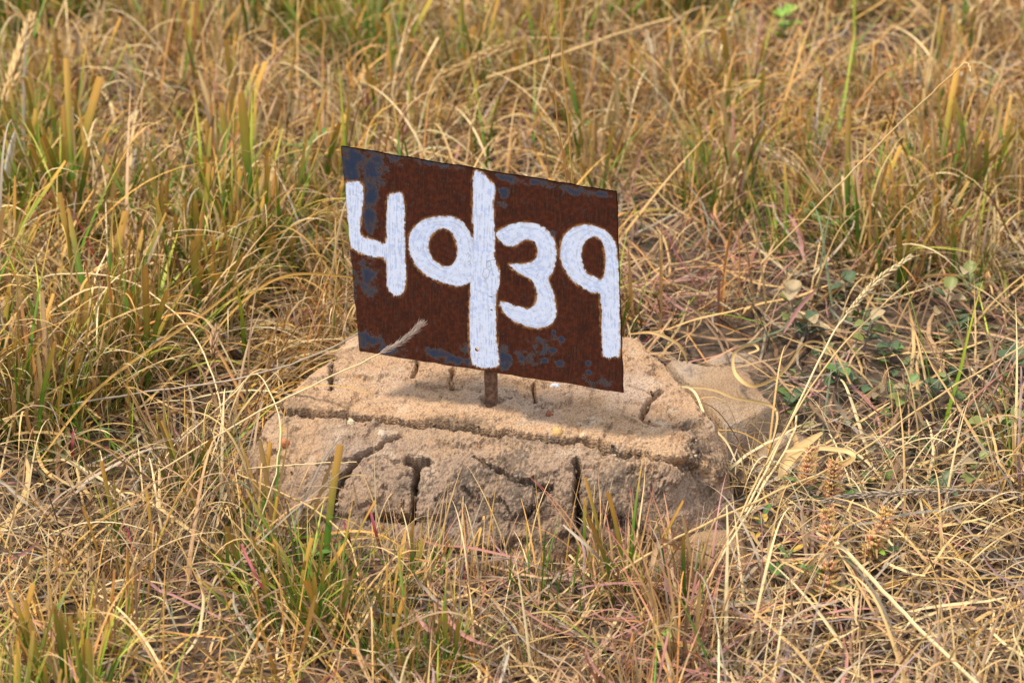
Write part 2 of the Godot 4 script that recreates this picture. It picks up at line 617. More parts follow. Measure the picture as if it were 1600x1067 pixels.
			# paint
			var s := streak_src[(y / 14) % (h / 14) * w + x] / 255.0
			r = r.lerp(Vector3(0.12, 0.032, 0.01), clampf((s - 0.52) * 1.6 * a, 0, 0.4))
			if along[q] == 1:
				s = streak_src[3 * w + int(absf(paint[q]) / scale * 1.4 + nb[q] * 0.06 + 40) % w] / 255.0
			var pd := paint[q] + (c - 0.5) * 0.0004 + (s - 0.5) * 0.0016
			if pd > -0.0016:
				var stain := clampf((pd + 0.0016) / 0.001, 0, 1) * clampf((c * 0.5 + b * 0.5) * 2.2 - 0.45, 0, 1)
				r = r.lerp(Vector3(0.36, 0.16, 0.04), stain * clampf(a * 2.0 - 0.3, 0.15, 0.85))
			if pd > 0.0:
				var white := Vector3(0.65, 0.73, 0.92)
				white = white.lerp(Vector3(0.34, 0.45, 0.76), clampf((s - 0.52) * 1.9 + (b - 0.5) * 1.8 + (a - 0.5) * 0.9, 0, 0.58))
				white = white.lerp(Vector3(0.42, 0.44, 0.5), clampf((d * 0.5 + s * 0.5 - 0.6) * 3.5, 0, 0.4))
				white = white.lerp(Vector3(0.5, 0.32, 0.12), clampf(1.0 - pd / 0.0013, 0, 1) * clampf(b * 2.0 - 0.4, 0, 0.9))
				var thin := clampf(pd / 0.0005, 0, 1) * (1.0 - clampf((c - 0.83) * 8.0, 0, 0.7))
				r = r.lerp(white, thin)
				rough = 0.6
			if scratch.has(q):
				r = r.lerp(Vector3(0.16, 0.11, 0.08), 0.7)
			bytes[q * 3] = int(255.0 * pow(clampf(r.x, 0, 1), 1 / 2.2) + 0.5)
			bytes[q * 3 + 1] = int(255.0 * pow(clampf(r.y, 0, 1), 1 / 2.2) + 0.5)
			bytes[q * 3 + 2] = int(255.0 * pow(clampf(r.z, 0, 1), 1 / 2.2) + 0.5)
			gloss[q] = int(255.0 * clampf(rough, 0, 1))
	im.set_data(w, h, false, Image.FORMAT_RGB8, bytes)
	ro.set_data(w, h, false, Image.FORMAT_L8, gloss)
	return [ImageTexture.create_from_image(im), ImageTexture.create_from_image(ro)]

func rust_mat(seed_: int) -> StandardMaterial3D:
	var m := StandardMaterial3D.new()
	m.albedo_texture = noise_tex(0.03, seed_, [[0.0, srgb(0.03, 0.025, 0.025)], [0.4, srgb(0.1, 0.05, 0.03)], [0.6, srgb(0.2, 0.1, 0.055)], [1.0, srgb(0.26, 0.17, 0.11)]], 256)
	m.uv1_triplanar = true
	m.uv1_scale = Vector3.ONE * 18
	m.roughness = 0.75
	return m

func build_sign() -> void:
	var yaw := deg_to_rad(19.0)
	plate_n = Vector3(-sin(yaw), 0.07, cos(yaw)).normalized()
	plate_at = at_z(758, 425, 0.006)
	plate_u = Vector3.UP.cross(plate_n).normalized()
	plate_v = plate_n.cross(plate_u)
	var corner := [plate_uv(533, 228), plate_uv(963.5, 299), plate_uv(974.5, 613), plate_uv(562, 548)]
	var rim := PackedVector2Array()
	for k in 4:
		var a: Vector2 = corner[k]
		var b: Vector2 = corner[(k + 1) % 4]
		for j in 24:
			var p := a.lerp(b, j / 24.0)
			if j > 0:
				p += (b - a).orthogonal().normalized() * noise_b.get_noise_2d(k * 40 + j * 9.0, 3.0) * 0.0011
			rim.append(p)
	var hole := plate_uv(746, 545)
	var ring := PackedVector2Array()
	for k in 14:
		ring.append(hole + Vector2.from_angle(TAU * k / 14) * 0.0017)
	var lo := rim[0]
	var hi := rim[0]
	for p in rim:
		lo = lo.min(p)
		hi = hi.max(p)
	# both halves of the sheet on either side of a line through the hole
	var halves := []
	for side in [-1.0, 1.0]:
		var box := PackedVector2Array([Vector2(hole.x, -1), Vector2(hole.x + side, -1), Vector2(hole.x + side, 1), Vector2(hole.x, 1)])
		for p in Geometry2D.intersect_polygons(rim, box):
			for q in Geometry2D.clip_polygons(p, ring):
				halves.append(q)
	var thick := 0.0021
	var b := Buf.new()
	for poly in halves:
		var tri := Geometry2D.triangulate_polygon(poly)
		for face in [1.0, -1.0]:
			var first := b.v.size()
			for p in poly:
				b.v.append(Vector3(p.x, p.y, face * thick / 2))
				b.n.append(Vector3(0, 0, face))
				b.uv.append(Vector2((p.x - lo.x) / (hi.x - lo.x), (hi.y - p.y) / (hi.y - lo.y)))
			for t in range(0, tri.size(), 3):
				var x: Vector2 = poly[tri[t + 1]] - poly[tri[t]]
				var y: Vector2 = poly[tri[t + 2]] - poly[tri[t]]
				var order := [0, 2, 1] if (x.cross(y) > 0) == (face > 0) else [0, 1, 2]
				for o in order:
					b.i.append(first + tri[t + o])
	for loop in [rim, ring]:
		var pts: PackedVector2Array = loop
		for k in pts.size():
			var p := pts[k]
			var q := pts[(k + 1) % pts.size()]
			var nn := Vector3(q.y - p.y, p.x - q.x, 0).normalized() * (-1.0 if loop == rim else 1.0)
			var first := b.v.size()
			for e in [[p, 1], [q, 1], [q, -1], [p, -1]]:
				b.v.append(Vector3(e[0].x, e[0].y, e[1] * thick / 2))
				b.n.append(nn)
				b.uv.append(Vector2(0.36, 0.12))
			for o in [0, 1, 2, 0, 2, 3]:
				b.i.append(first + o)
	var tex := plate_texture(lo, hi, hole)
	var m := StandardMaterial3D.new()
	m.albedo_texture = tex[0]
	m.roughness = 1.0
	m.roughness_texture = tex[1]
	m.metallic_specular = 0.25
	m.cull_mode = BaseMaterial3D.CULL_DISABLED
	var foot := Vector3(0, ROCK_TOP, 0)
	var sign_ := thing("number_sign", foot, "rusty steel plate painted 40/39 in white on a short rod", "sign")
	put("plate", b.mesh(), m, sign_, Transform3D(Basis(plate_u, plate_v, plate_n), plate_at - foot))
	# the rod: set in the rock, welded to the back of the sheet
	var head := at_plane(756, 330, plate_at, plate_n) - plate_n * 0.0062 - foot
	var low := at_z(768, 632, 0.0) - foot
	var dir := (head - low).normalized()
	var bb := Buf.new()
	var pts2 := PackedVector3Array()
	var rr := PackedFloat32Array()
	var cc := PackedColorArray()
	for k in 30:
		var f := k / 29.0
		pts2.append((low - dir * 0.03).lerp(head, f))
		rr.append(0.0052 * (1.0 + 0.06 * noise_b.get_noise_1d(k * 30.0)))
		cc.append(Color.WHITE)
	tube(bb, pts2, rr, cc, 16)
	put("rod", bb.mesh(), rust_mat(21), sign_)
	var wb := Buf.new()
	for k in 5:
		lump(wb, plate_at - plate_n * 0.003 - foot + plate_v * (-0.03 + k * 0.011) + plate_u * 0.005, plate_v, 0.004, 0.014, Color.WHITE, 6, 8, 0.15)
	put("weld", wb.mesh(), rust_mat(22), sign_)


# ---------------------------------------------------------------- blades of grass

# kind: stub, taper, arch, curl, hook, lying. Length 1 along its own curve, from the root at the origin (lying: from its middle).
func make_blade(kind: String, tone: int) -> ArrayMesh:
	var seg: int = {"stub": 7, "taper": 9, "arch": 13, "curl": 22, "hook": 16, "lying": 11}[kind]
	var ratio: float = {"stub": 0.036, "taper": 0.0225, "arch": 0.0155, "curl": 0.0125, "hook": 0.0165, "lying": 0.021}[kind] * rng.randf_range(0.75, 1.25)
	var pts := PackedVector3Array()
	var sides := PackedVector3Array()
	var ws := PackedFloat32Array()
	var cs := PackedColorArray()
	var p := Vector3.ZERO
	var th := rng.randf_range(-0.08, 0.12)
	var drift := rng.randf_range(-0.25, 0.25)
	var bend := 0.0
	var extra := 0.0
	var wave := rng.randf_range(0, TAU)
	var twist := rng.randf_range(-0.5, 0.5)
	match kind:
		"stub": bend = rng.randf_range(-0.1, 0.3)
		"taper": bend = rng.randf_range(0.1, 0.8)
		"arch":
			bend = rng.randf_range(1.2, 2.4)
			twist = rng.randf_range(-1.2, 1.2)
		"curl":
			bend = rng.randf_range(0.4, 1.3)
			extra = rng.randf_range(3.0, 8.0)
			twist = rng.randf_range(-2.5, 2.5)
		"hook":
			bend = rng.randf_range(0.2, 0.7)
			extra = rng.randf_range(2.0, 4.2)
			twist = rng.randf_range(-1.5, 1.5)
		"lying":
			th = PI / 2 + rng.randf_range(-0.2, 0.2)
			bend = rng.randf_range(-0.8, 0.8)
			twist = rng.randf_range(-2.0, 2.0)
	var kink := rng.randi_range(2, seg - 2) if rng.randf() < 0.3 else -1
	for k in seg + 1:
		var f := float(k) / seg
		pts.append(p)
		sides.append(Vector3.RIGHT.rotated(Vector3.UP, twist * f))
		var w := ratio
		match kind:
			"stub": w *= (0.75 + 0.3 * f) * (1.0 if k < seg else rng.randf_range(0.3, 0.95))
			"lying": w *= clampf(0.4 + 3.0 * minf(f, 1 - f), 0.25, 1.0)
			_: w *= clampf(1.15 - pow(f, 1.8) * 1.1, 0.1, 1.0)
		ws.append(w)
		var dry := smoothstep(0.5 + 0.2 * sin(wave), 0.95, f + 0.06 * sin(f * 17 + wave))
		var c := Color.WHITE
		if tone == 1:
			c = Color(0.1, 0.21, 0.02).lerp(Color(0.53, 0.29, 0.06), dry)
		elif tone == 2:
			c = Color(0.17, 0.29, 0.02).lerp(Color(0.42, 0.42, 0.04), smoothstep(0.3, 0.9, f))
		elif tone == 3:
			c = Color(0.5, 0.32, 0.12).lerp(Color(0.34, 0.09, 0.075), dry)
		else:
			c = Color(0.94, 0.92, 0.88).lerp(Color(1.05, 1.0, 0.94), 0.5 + 0.5 * sin(f * 9 + wave))
		cs.append(c)
		var step := 1.0 / seg
		th += bend * step * (0.5 + f)
		th += extra * step * smoothstep(0.45, 0.8, f) * 1.6
		if k == kink:
			th += rng.randf_range(-0.7, 0.9)
		if kind == "lying":
			th += 0.35 * sin(f * 8 + wave) * step * 5.0
			drift += rng.randf_range(-0.25, 0.25)
		p += Vector3(drift * (0.3 + f), cos(th), sin(th)).normalized() * step
	if kind == "lying":
		var mid := pts[seg / 2]
		for k in pts.size():
			pts[k] -= mid
			pts[k].y *= 0.5
	var b := Buf.new()
	ribbon(b, pts, sides, ws, cs, rng.randf_range(0.2, 0.6))
	return b.mesh()

func make_variants() -> void:
	var count := {"stub": 6, "taper": 6, "arch": 8, "curl": 9, "hook": 6, "lying": 9}
	for kind in count:
		variants[kind] = []
		for k in count[kind]:
			variants[kind].append(make_blade(kind, 0))
	for e in [["green_stub", "stub", 1], ["green_taper", "taper", 1], ["lime_taper", "taper", 2], ["red_taper", "taper", 3], ["green_arch", "arch", 1]]:
		variants[e[0]] = []
		for k in 4:
			variants[e[0]].append(make_blade(e[1], e[2]))

func place(heap_name: String, kind: String, t: Transform3D, c: Color) -> void:
	var n: int = variants[kind].size()
	var key := "%s/%s/%d" % [heap_name, kind, rng.randi() % n]
	if not heap.has(key):
		heap[key] = []
	heap[key].append([t, c])

func spill(heap_name: String, parent: Node3D, called: String) -> void:
	for key in heap:
		var bits: PackedStringArray = key.split("/")
		if bits[0] != heap_name:
			continue
		var mm := MultiMesh.new()
		mm.transform_format = MultiMesh.TRANSFORM_3D
		mm.use_colors = true
		mm.mesh = variants[bits[1]][int(bits[2])]
		mm.instance_count = heap[key].size()
		for k in heap[key].size():
			mm.set_instance_transform(k, heap[key][k][0])
			mm.set_instance_color(k, heap[key][k][1])
		var o := MultiMeshInstance3D.new()
		o.name = called
		o.multimesh = mm
		o.material_override = mats.grass
		o.set_meta("kind", "stuff")
		parent.add_child(o, true)

func ground_y(x: float, z: float) -> float:
	return 0.012 * noise_a.get_noise_2d(x * 9.0, z * 9.0) + 0.004 * noise_b.get_noise_2d(x * 40.0, z * 40.0)

func pick(weights: Array) -> String:
	var total := 0.0
	for e in weights:
		total += e[1]
	var r := rng.randf() * total
	for e in weights:
		r -= e[1]
		if r <= 0.0:
			return e[0]
	return weights[0][0]

func shade_of(c: Color) -> Color:
	var v := rng.randf_range(0.72, 1.18)
	var w := rng.randf_range(-0.07, 0.07)
	return Color(c.r * v * (1 + w), c.g * v, c.b * v * (1 - w))

func stand(at: Vector3, yaw: float, tilt: float, length: float, wide: float) -> Transform3D:
	var b := Basis(Vector3.UP, yaw) * Basis(Vector3.RIGHT, tilt)
	return Transform3D(b.scaled_local(Vector3(length * wide, length, length)), at)

# what grows where: by picture position of the ground point
func zone(px: Vector2) -> Dictionary:
	var z := {"tuft": 1.0, "litter": 1.0, "loose": 1.0, "long": 1.0, "tone": "mid", "lean": Vector2.ZERO}
	if px.x > 1130 and px.y > 740:
		z = {"tuft": 0.12, "litter": 1.5, "loose": 1.9, "long": 0.9, "tone": "pale", "lean": Vector2.ZERO}
	elif px.x > 1120 and px.y > 470:
		z = {"tuft": 0.1, "litter": 0.9, "loose": 0.9, "long": 0.9, "tone": "dim", "lean": Vector2.ZERO}
	elif px.x > 960 and px.y > 330 and px.x < 1300:
		z = {"tuft": 0.7, "litter": 1.0, "loose": 0.9, "long": 0.8, "tone": "red", "lean": Vector2.ZERO}
	elif px.x < 420 and px.y > 380 and px.y < 720:
		z = {"tuft": 1.2, "litter": 0.9, "loose": 1.2, "long": 1.25, "tone": "straw", "lean": Vector2(0.3, 0.1)}
	elif px.x < 520 and px.y > 700 and px.y < 960:
		z = {"tuft": 0.3, "litter": 0.8, "loose": 1.7, "long": 1.0, "tone": "thin", "lean": Vector2.ZERO}
	elif px.x < 620 and px.y > 900:
		z = {"tuft": 1.1, "litter": 0.9, "loose": 1.0, "long": 0.9, "tone": "straw", "lean": Vector2.ZERO}
	elif px.y > 860:
		z = {"tuft": 0.9, "litter": 1.5, "loose": 1.3, "long": 0.65, "tone": "pinkish", "lean": Vector2.ZERO}
	elif px.x > 950 and px.y < 330:
		z = {"tuft": 1.35, "litter": 1.0, "loose": 1.2, "long": 0.95, "tone": "orange", "lean": Vector2.ZERO}
	return z

const TONES := {
	"mid": [["straw", 4], ["gold", 2.2], ["tan", 2.6], ["pale", 2.6], ["brown", 1.6], ["grey", 0.8], ["orange", 1.5], ["lime", 0.2], ["pink", 0.4]],
	"straw": [["straw", 5], ["gold", 3], ["tan", 2], ["pale", 3.2], ["brown", 0.8], ["grey", 0.6], ["orange", 1.2], ["lime", 0.25], ["crimson", 0.1]],
	"orange": [["straw", 4], ["gold", 2.6], ["tan", 2.2], ["pale", 3.2], ["brown", 1], ["grey", 0.8], ["orange", 3], ["lime", 0.2], ["pink", 0.7]],
	"pale": [["pale", 4], ["straw", 3.5], ["tan", 2], ["grey", 2], ["brown", 1.4], ["pink", 0.5], ["gold", 0.8], ["mauve", 0.6]],
	"dim": [["straw", 2.5], ["tan", 2], ["brown", 3], ["grey", 1.6], ["pale", 1.2], ["dull", 1.2], ["pink", 0.4]],
	"red": [["tan", 3], ["pink", 4], ["straw", 3], ["brown", 1.6], ["crimson", 0.5], ["orange", 1.8], ["grey", 1], ["pale", 1]],
	"thin": [["straw", 4], ["pale", 2], ["tan", 2.4], ["grey", 1.6], ["brown", 1.8], ["gold", 1], ["dull", 0.6], ["crimson", 0.18]],
	"pinkish": [["tan", 4], ["straw", 3], ["pink", 1.2], ["grey", 1.5], ["pale", 1.4], ["orange", 1.2], ["brown", 1.6], ["mauve", 0.5]],
	"floor": [["brown", 5], ["grey", 2], ["tan", 3], ["straw", 1.4], ["pink", 0.4]],
}

func tuft_into(heap_name: String, at: Vector3, n: int, size: float, tone: String, green: float, lean: Vector2) -> void:
	var cut := rng.randf() < 0.5
	var spread := rng.randf_range(0.25, 0.5)
	for k in n:
		var a := rng.randf() * TAU
		var r := sqrt(rng.randf()) * 0.02 * (0.6 + size * 6.0)
		var p := at + Vector3(cos(a) * r, 0, sin(a) * r)
		if inside_stone(p.x, p.z):
			continue
		p.y = ground_y(p.x, p.z) - 0.004
		var yaw := atan2(cos(a) + lean.x * 2.5, sin(a) + lean.y * 2.5) + rng.randf_range(-0.7, 0.7)
		var tilt := rng.randf_range(0.0, spread) + r * 7.0
		var length := size * rng.randf_range(0.5, 1.15)
		var c := shade_of(PAL[pick(TONES[tone])])
		if rng.randf() < green:
			place(heap_name, pick([["green_stub", 1.2], ["green_taper", 2], ["lime_taper", 1.2], ["green_arch", 0.6]]), stand(p, yaw, tilt, length, rng.randf_range(0.8, 1.3)), shade_of(Color(1, 1, 1)))
		elif tone == "red" and rng.randf() < 0.5:
			place(heap_name, "red_taper", stand(p, yaw, tilt, length, rng.randf_range(0.7, 1.2)), shade_of(Color(1, 1, 1)))
		elif rng.randf() < (0.55 if cut else 0.2):
			place(heap_name, "stub", stand(p, yaw, tilt * 0.8, length * 0.8, rng.randf_range(0.55, 1.1)), c)
		else:
			place(heap_name, pick([["taper", 2.6], ["arch", 2.8], ["hook", 1.8], ["curl", 1.8]]), stand(p, yaw, tilt, length * 1.15, rng.randf_range(0.5, 1.1)), c)

func in_view(x: float, z: float, slack: float) -> bool:
	var p := to_px(Vector3(x, 0.03, z))
	return p.x > -slack and p.x < 1600 + slack and p.y > -slack * 1.4 and p.y < 1067 + slack

var clear := []

# thin the stuff where the photograph shows a single plant standing free
func give_room(px: float, py: float, r: float) -> void:
	var p := at_y(px, py, 0.0)
	clear.append([p.x, p.z, r])

func crowded(x: float, z: float) -> bool:
	for c in clear:
		var dx: float = (x - c[0]) / c[2]
		var dz: float = (z - c[1] - c[2] * 0.9) / (c[2] * 1.9)
		if dx * dx + dz * dz < 1.0:
			return rng.randf() < 0.8
	return false

func grow() -> void:
	for e in [[1290, 950, 0.024], [1300, 800, 0.018], [1252, 800, 0.018], [1345, 905, 0.024], [1195, 830, 0.016], [1230, 880, 0.014], [1525, 480, 0.022], [1352, 545, 0.022], [1305, 610, 0.016], [1420, 635, 0.02], [1545, 695, 0.02], [1520, 755, 0.018], [1240, 650, 0.016], [1265, 530, 0.018],
			[428, 458, 0.02], [335, 322, 0.018], [1222, 415, 0.022], [430, 1060, 0.02], [600, 968, 0.018], [828, 938, 0.014], [258, 604, 0.02], [490, 280, 0.02], [893, 290, 0.015], [1125, 510, 0.02], [40, 235, 0.015], [185, 1035, 0.02], [640, 1055, 0.016]]:
		give_room(e[0], e[1], e[2])
	# a wide carpet, dense where the camera stands a step to either side of the photograph
	var x0 := -1.5
	var x1 := 1.5
	var z0 := -2.3
	var z1 := 0.95
	var area := (x1 - x0) * (z1 - z0)
	for k in int(area * 6000):
		var x := rng.randf_range(x0, x1)
		var z := rng.randf_range(z0, z1)
		if not in_view(x, z, 160) and rng.randf() < 0.6:
			continue
		if inside_stone(x, z, 0.004):
			continue
		var zn := zone(to_px(Vector3(x, 0, z)))
		if rng.randf() > zn.litter * 0.66:
			continue
		var y := ground_y(x, z) + rng.randf() * rng.randf() * 0.03
		var c := shade_of(PAL[pick(TONES["floor" if rng.randf() < 0.5 else zn.tone])])
		var t := Transform3D(Basis(Vector3.UP, rng.randf() * TAU) * Basis(Vector3.RIGHT, rng.randf_range(-0.3, 0.3)), Vector3(x, y + 0.004, z))
		var length := rng.randf_range(0.04, 0.14)
		t.basis = t.basis.scaled_local(Vector3(length * rng.randf_range(0.7, 1.3), length, length))
		place("litter", "lying", t, c)
	for k in int(area * 11500):
		var x := rng.randf_range(x0, x1)
		var z := rng.randf_range(z0, z1)
		if not in_view(x, z, 160) and rng.randf() < 0.6:
			continue
		if inside_stone(x, z, 0.004) or crowded(x, z):
			continue
		var zn := zone(to_px(Vector3(x, 0, z)))
		var patch := 0.65 + 1.4 * noise_a.get_noise_2d(x * 28 + 50, z * 28)
		if rng.randf() > zn.loose * 0.9 * patch:
			continue
		var y := ground_y(x, z)
		var kind := pick([["curl", 4.2], ["arch", 2.4], ["hook", 2.4], ["taper", 0.8], ["red_taper", 0.1], ["green_taper", 0.25], ["lime_taper", 0.15]])
		if zn.tone == "thin" or zn.tone == "pale":
			kind = pick([["curl", 5], ["arch", 2], ["hook", 2.4], ["taper", 0.5], ["green_taper", 0.08]])
		var length: float = rng.randf_range(0.06, 0.175) * zn.long
		var tint := shade_of(Color(1, 1, 1)) if kind.contains("_") else shade_of(PAL[pick(TONES[zn.tone])])
		place("tangle", kind, stand(Vector3(x, y - 0.003, z), rng.randf() * TAU, rng.randf_range(0.1, 1.25), length, rng.randf_range(0.4, 1.1)), tint)
	for k in int(area * 430):
		var x := rng.randf_range(x0, x1)
		var z := rng.randf_range(z0, z1)
		if not in_view(x, z, 200) and rng.randf() < 0.5:
			continue
		if inside_stone(x, z, 0.015) or crowded(x, z):
			continue
		var zn := zone(to_px(Vector3(x, 0, z)))
		var patch := 0.6 + 2.2 * noise_a.get_noise_2d(x * 42 - 30, z * 42)
		if rng.randf() > zn.tuft * patch:
			continue
		var green := clampf(0.3 + 1.2 * noise_a.get_noise_2d(x * 16 + 200, z * 16), 0.06, 0.75)
		tuft_into("tufts", Vector3(x, 0, z), rng.randi_range(30, 76), rng.randf_range(0.055, 0.125) * zn.long, zn.tone, green, zn.lean)
	# straw hanging over the boulder's left shoulder and foot
	for e in [[425, 618, 0.6, 0.35], [405, 580, 0.7, 0.3], [455, 560, 0.6, 0.5], [500, 520, 0.4, 0.6], [380, 650, 0.7, 0.3], [350, 610, 0.8, 0.2], [330, 560, 0.8, 0.25], [380, 700, 0.6, -0.1], [370, 760, 0.5, -0.3], [420, 800, 0.2, -0.4], [470, 830, 0.0, -0.4], [1000, 520, -0.3, 0.5], [540, 850, 0, -0.3], [680, 910, 0, -0.4], [770, 915, 0, -0.3], [960, 900, 0, -0.4], [640, 890, 0, -0.4], [730, 905, 0.1, -0.4], [830, 900, 0, -0.4], [890, 892, 0.1, -0.4], [1020, 880, 0.1, -0.3], [580, 875, 0, -0.4], [500, 840, 0.2, -0.4]]:
		var at := at_y(e[0], e[1], 0.0)
		for k in 16:
			var p := at + Vector3(rng.randf_range(-0.022, 0.022), 0, rng.randf_range(-0.022, 0.022))
			if inside_stone(p.x, p.z):
				continue
			p.y = ground_y(p.x, p.z) - 0.004
			var yaw: float = atan2(e[2], e[3]) + rng.randf_range(-0.6, 0.6)
			place("tangle", pick([["arch", 3], ["taper", 2], ["curl", 1]]), stand(p, yaw, rng.randf_range(0.1, 0.6), rng.randf_range(0.08, 0.16) * (1.0 if e[3] > 0.0 else 0.6), rng.randf_range(0.5, 1.0)), shade_of(PAL[pick(TONES["straw"])]))
	var g := Node3D.new()
	g.name = "straw_litter"
	add_child(g)
	tag(g, "matted bed of brown and grey dead grass lying on the soil", "grass", "", "stuff")
	spill("litter", g, "fallen_blades")
	g = Node3D.new()
	g.name = "curly_grass"
	add_child(g)
	tag(g, "tangle of thin curled straw-coloured grass over the whole ground", "grass", "", "stuff")
	spill("tangle", g, "curled_blades")
	g = Node3D.new()
	g.name = "tussock_grass"
	add_child(g)
	tag(g, "upright grazed tussocks of golden dry grass mixed with some green", "grass", "", "stuff")
	spill("tufts", g, "upright_blades")

# a tuft one can point to: each blade a part
func tuft(px: float, py: float, n: int, size: float, colors: Array, lean: Vector2, spread: float, label: String, kinds := []) -> void:
	var at := at_y(px, py, 0.0)
	at.y = ground_y(at.x, at.z)
	var o := thing("grass_tuft", at, label, "grass", "tufts one can tell apart")
	if kinds.is_empty():
		kinds = [["stub", 2], ["taper", 3]]
	for k in n:
		var a := rng.randf() * TAU
		var r := sqrt(rng.randf()) * (0.008 + size * 0.12)
		var col := pick(colors)
		var kind := pick(kinds)
		var mat: Material = mats.grass
		if col == "mixed":
			kind = pick([["green_stub", 1], ["green_taper", 2]])
		elif col == "fresh":
			kind = "lime_taper"
		elif col == "reddish":
			kind = "red_taper"
		else:
			mat = mats["blade_" + col]
		var yaw := atan2(cos(a) + lean.x * 2.5, sin(a) + lean.y * 2.5) + rng.randf_range(-0.5, 0.5)
		var length := size * rng.randf_range(0.55, 1.1)
		var m: ArrayMesh = variants[kind][rng.randi() % variants[kind].size()]
		put("blade", m, mat, o, stand(Vector3(cos(a) * r, -0.004, sin(a) * r), yaw, rng.randf_range(0.0, spread) + lean.length() * 0.5, length, rng.randf_range(0.5, 0.95)))


# ---------------------------------------------------------------- single stalks, seed heads and herbs

# points: [x, y in the picture, height] on a level of that height, or [x, y, z, "z"] on an upright plane
func points_of(spec: Array) -> PackedVector3Array:
	var o := PackedVector3Array()
	for e in spec:
		o.append(at_z(e[0], e[1], e[2]) if e.size() > 3 else at_y(e[0], e[1], e[2] * 0.85))
	return o

func stalk(called: String, spec: Array, r0: float, r1: float, color: String, label: String, category: String, group := "") -> Node3D:
	var pts := points_of(spec)
	var base := pts[0]
	for k in pts.size():
		pts[k] -= base
	var line := smooth(pts, 7)
	var o := thing(called, base, label, category, group)
	var b := Buf.new()
	var rr := PackedFloat32Array()
	var cc := PackedColorArray()
	for k in line.size():
		var f := float(k) / (line.size() - 1)
		rr.append(lerpf(r0, r1, f))
		cc.append(Color.WHITE * (1.0 + 0.12 * noise_b.get_noise_1d(k * 23.0 + base.x * 999.0)))
		if k > 0 and k < line.size() - 1:
			line[k] += Vector3(noise_b.get_noise_1d(k * 9.0 + base.z * 700.0), noise_b.get_noise_1d(k * 9.0 + 300), 0) * 0.0012
	tube(b, line, rr, cc, 6)
	put("stem", b.mesh(), mats["blade_" + color], o)
	return o

# a drooping or upright ear: many small pointed spikelets set along its axis
func ear(o: Node3D, spec: Array, color: String, rad: float, count: int, hair := 0.0) -> void:
	var pts := points_of(spec)
	for k in pts.size():
		pts[k] -= o.position
	var line := smooth(pts, 10)
	var n := line.size() - 1
	var b := Buf.new()
	var hb := Buf.new()
	count = int(count * 1.9)
	for k in count:
		var f := (k + 0.5) / count
		var at := line[int(f * n)].lerp(line[mini(int(f * n) + 1, n)], f * n - int(f * n))
		var t := (line[mini(int(f * n) + 1, n)] - line[int(minf(f * n, n - 1))]).normalized()
		var a := k * 2.4 + rng.randf_range(-0.6, 0.6)
		var s := t.cross(Vector3(0.2, 0.3, 0.9)).normalized()
		var d := s * cos(a) + t.cross(s) * sin(a)
		var body := rad * (0.45 + 0.75 * sin(PI * clampf(0.12 + f * 0.8, 0, 1)))
		lump(b, at + d * body * 0.6 + t * rad, t * 1.0 + d * rng.randf_range(0.2, 0.5), body * rng.randf_range(0.2, 0.34), body * rng.randf_range(2.0, 3.8), Color.WHITE * rng.randf_range(0.82, 1.12), 4, 5)
		if hair > 0.0:
			for j in 9:
				var e := (t * rng.randf_range(1.2, 2.0) + d * rng.randf_range(0.1, 0.7) + Vector3(rng.randf_range(-1, 1), rng.randf_range(-1, 1), rng.randf_range(-1, 1)) * 0.25).normalized()
				var l := hair * rng.randf_range(0.5, 1.2)
				tube(hb, PackedVector3Array([at, at + e * l * 0.5, at + e * l + t * l * 0.1]), PackedFloat32Array([0.00018, 0.00015, 0.00008]), PackedColorArray([Color.WHITE, Color.WHITE, Color.WHITE]), 3)
	put("seed_head", b.mesh(), mats["blade_" + color], o)
	if hair > 0.0:
		put("bristles", hb.mesh(), mats.hair, o)

func leaf_mesh(ratio: float, cup: float, seed_: int) -> ArrayMesh:
	var b := Buf.new()
	var r := RandomNumberGenerator.new()
	r.seed = seed_
	var rows := 9
	var cols := 4
	var bow := r.randf_range(0.1, 0.45)
	for k in rows + 1:
		var f := float(k) / rows
		var w := ratio * 0.5 * pow(sin(PI * clampf(0.04 + f * 0.93, 0, 1)), 0.7)
		for j in cols * 2 + 1:
			var s := float(j) / cols - 1.0
			b.v.append(Vector3(s * w, -bow * f * f * 0.5 + cup * s * s * w + 0.015 * sin(f * 20 + s * 3), f))
			b.n.append(Vector3(-cup * s, 1, bow * f).normalized())
			var vein := 1.0 if j != cols else 1.3
			if j == 0 or j == cols * 2:
				vein = 1.55
			b.c.append(Color(vein, vein, vein) * (1.0 + 0.22 * r.randf_range(-1, 1)))
	var wide := cols * 2 + 1
	for k in rows:
		for j in wide - 1:
			var p := k * wide + j
			for q in [p, p + 1, p + wide, p + 1, p + wide + 1, p + wide]:
				b.i.append(q)
	return b.mesh()

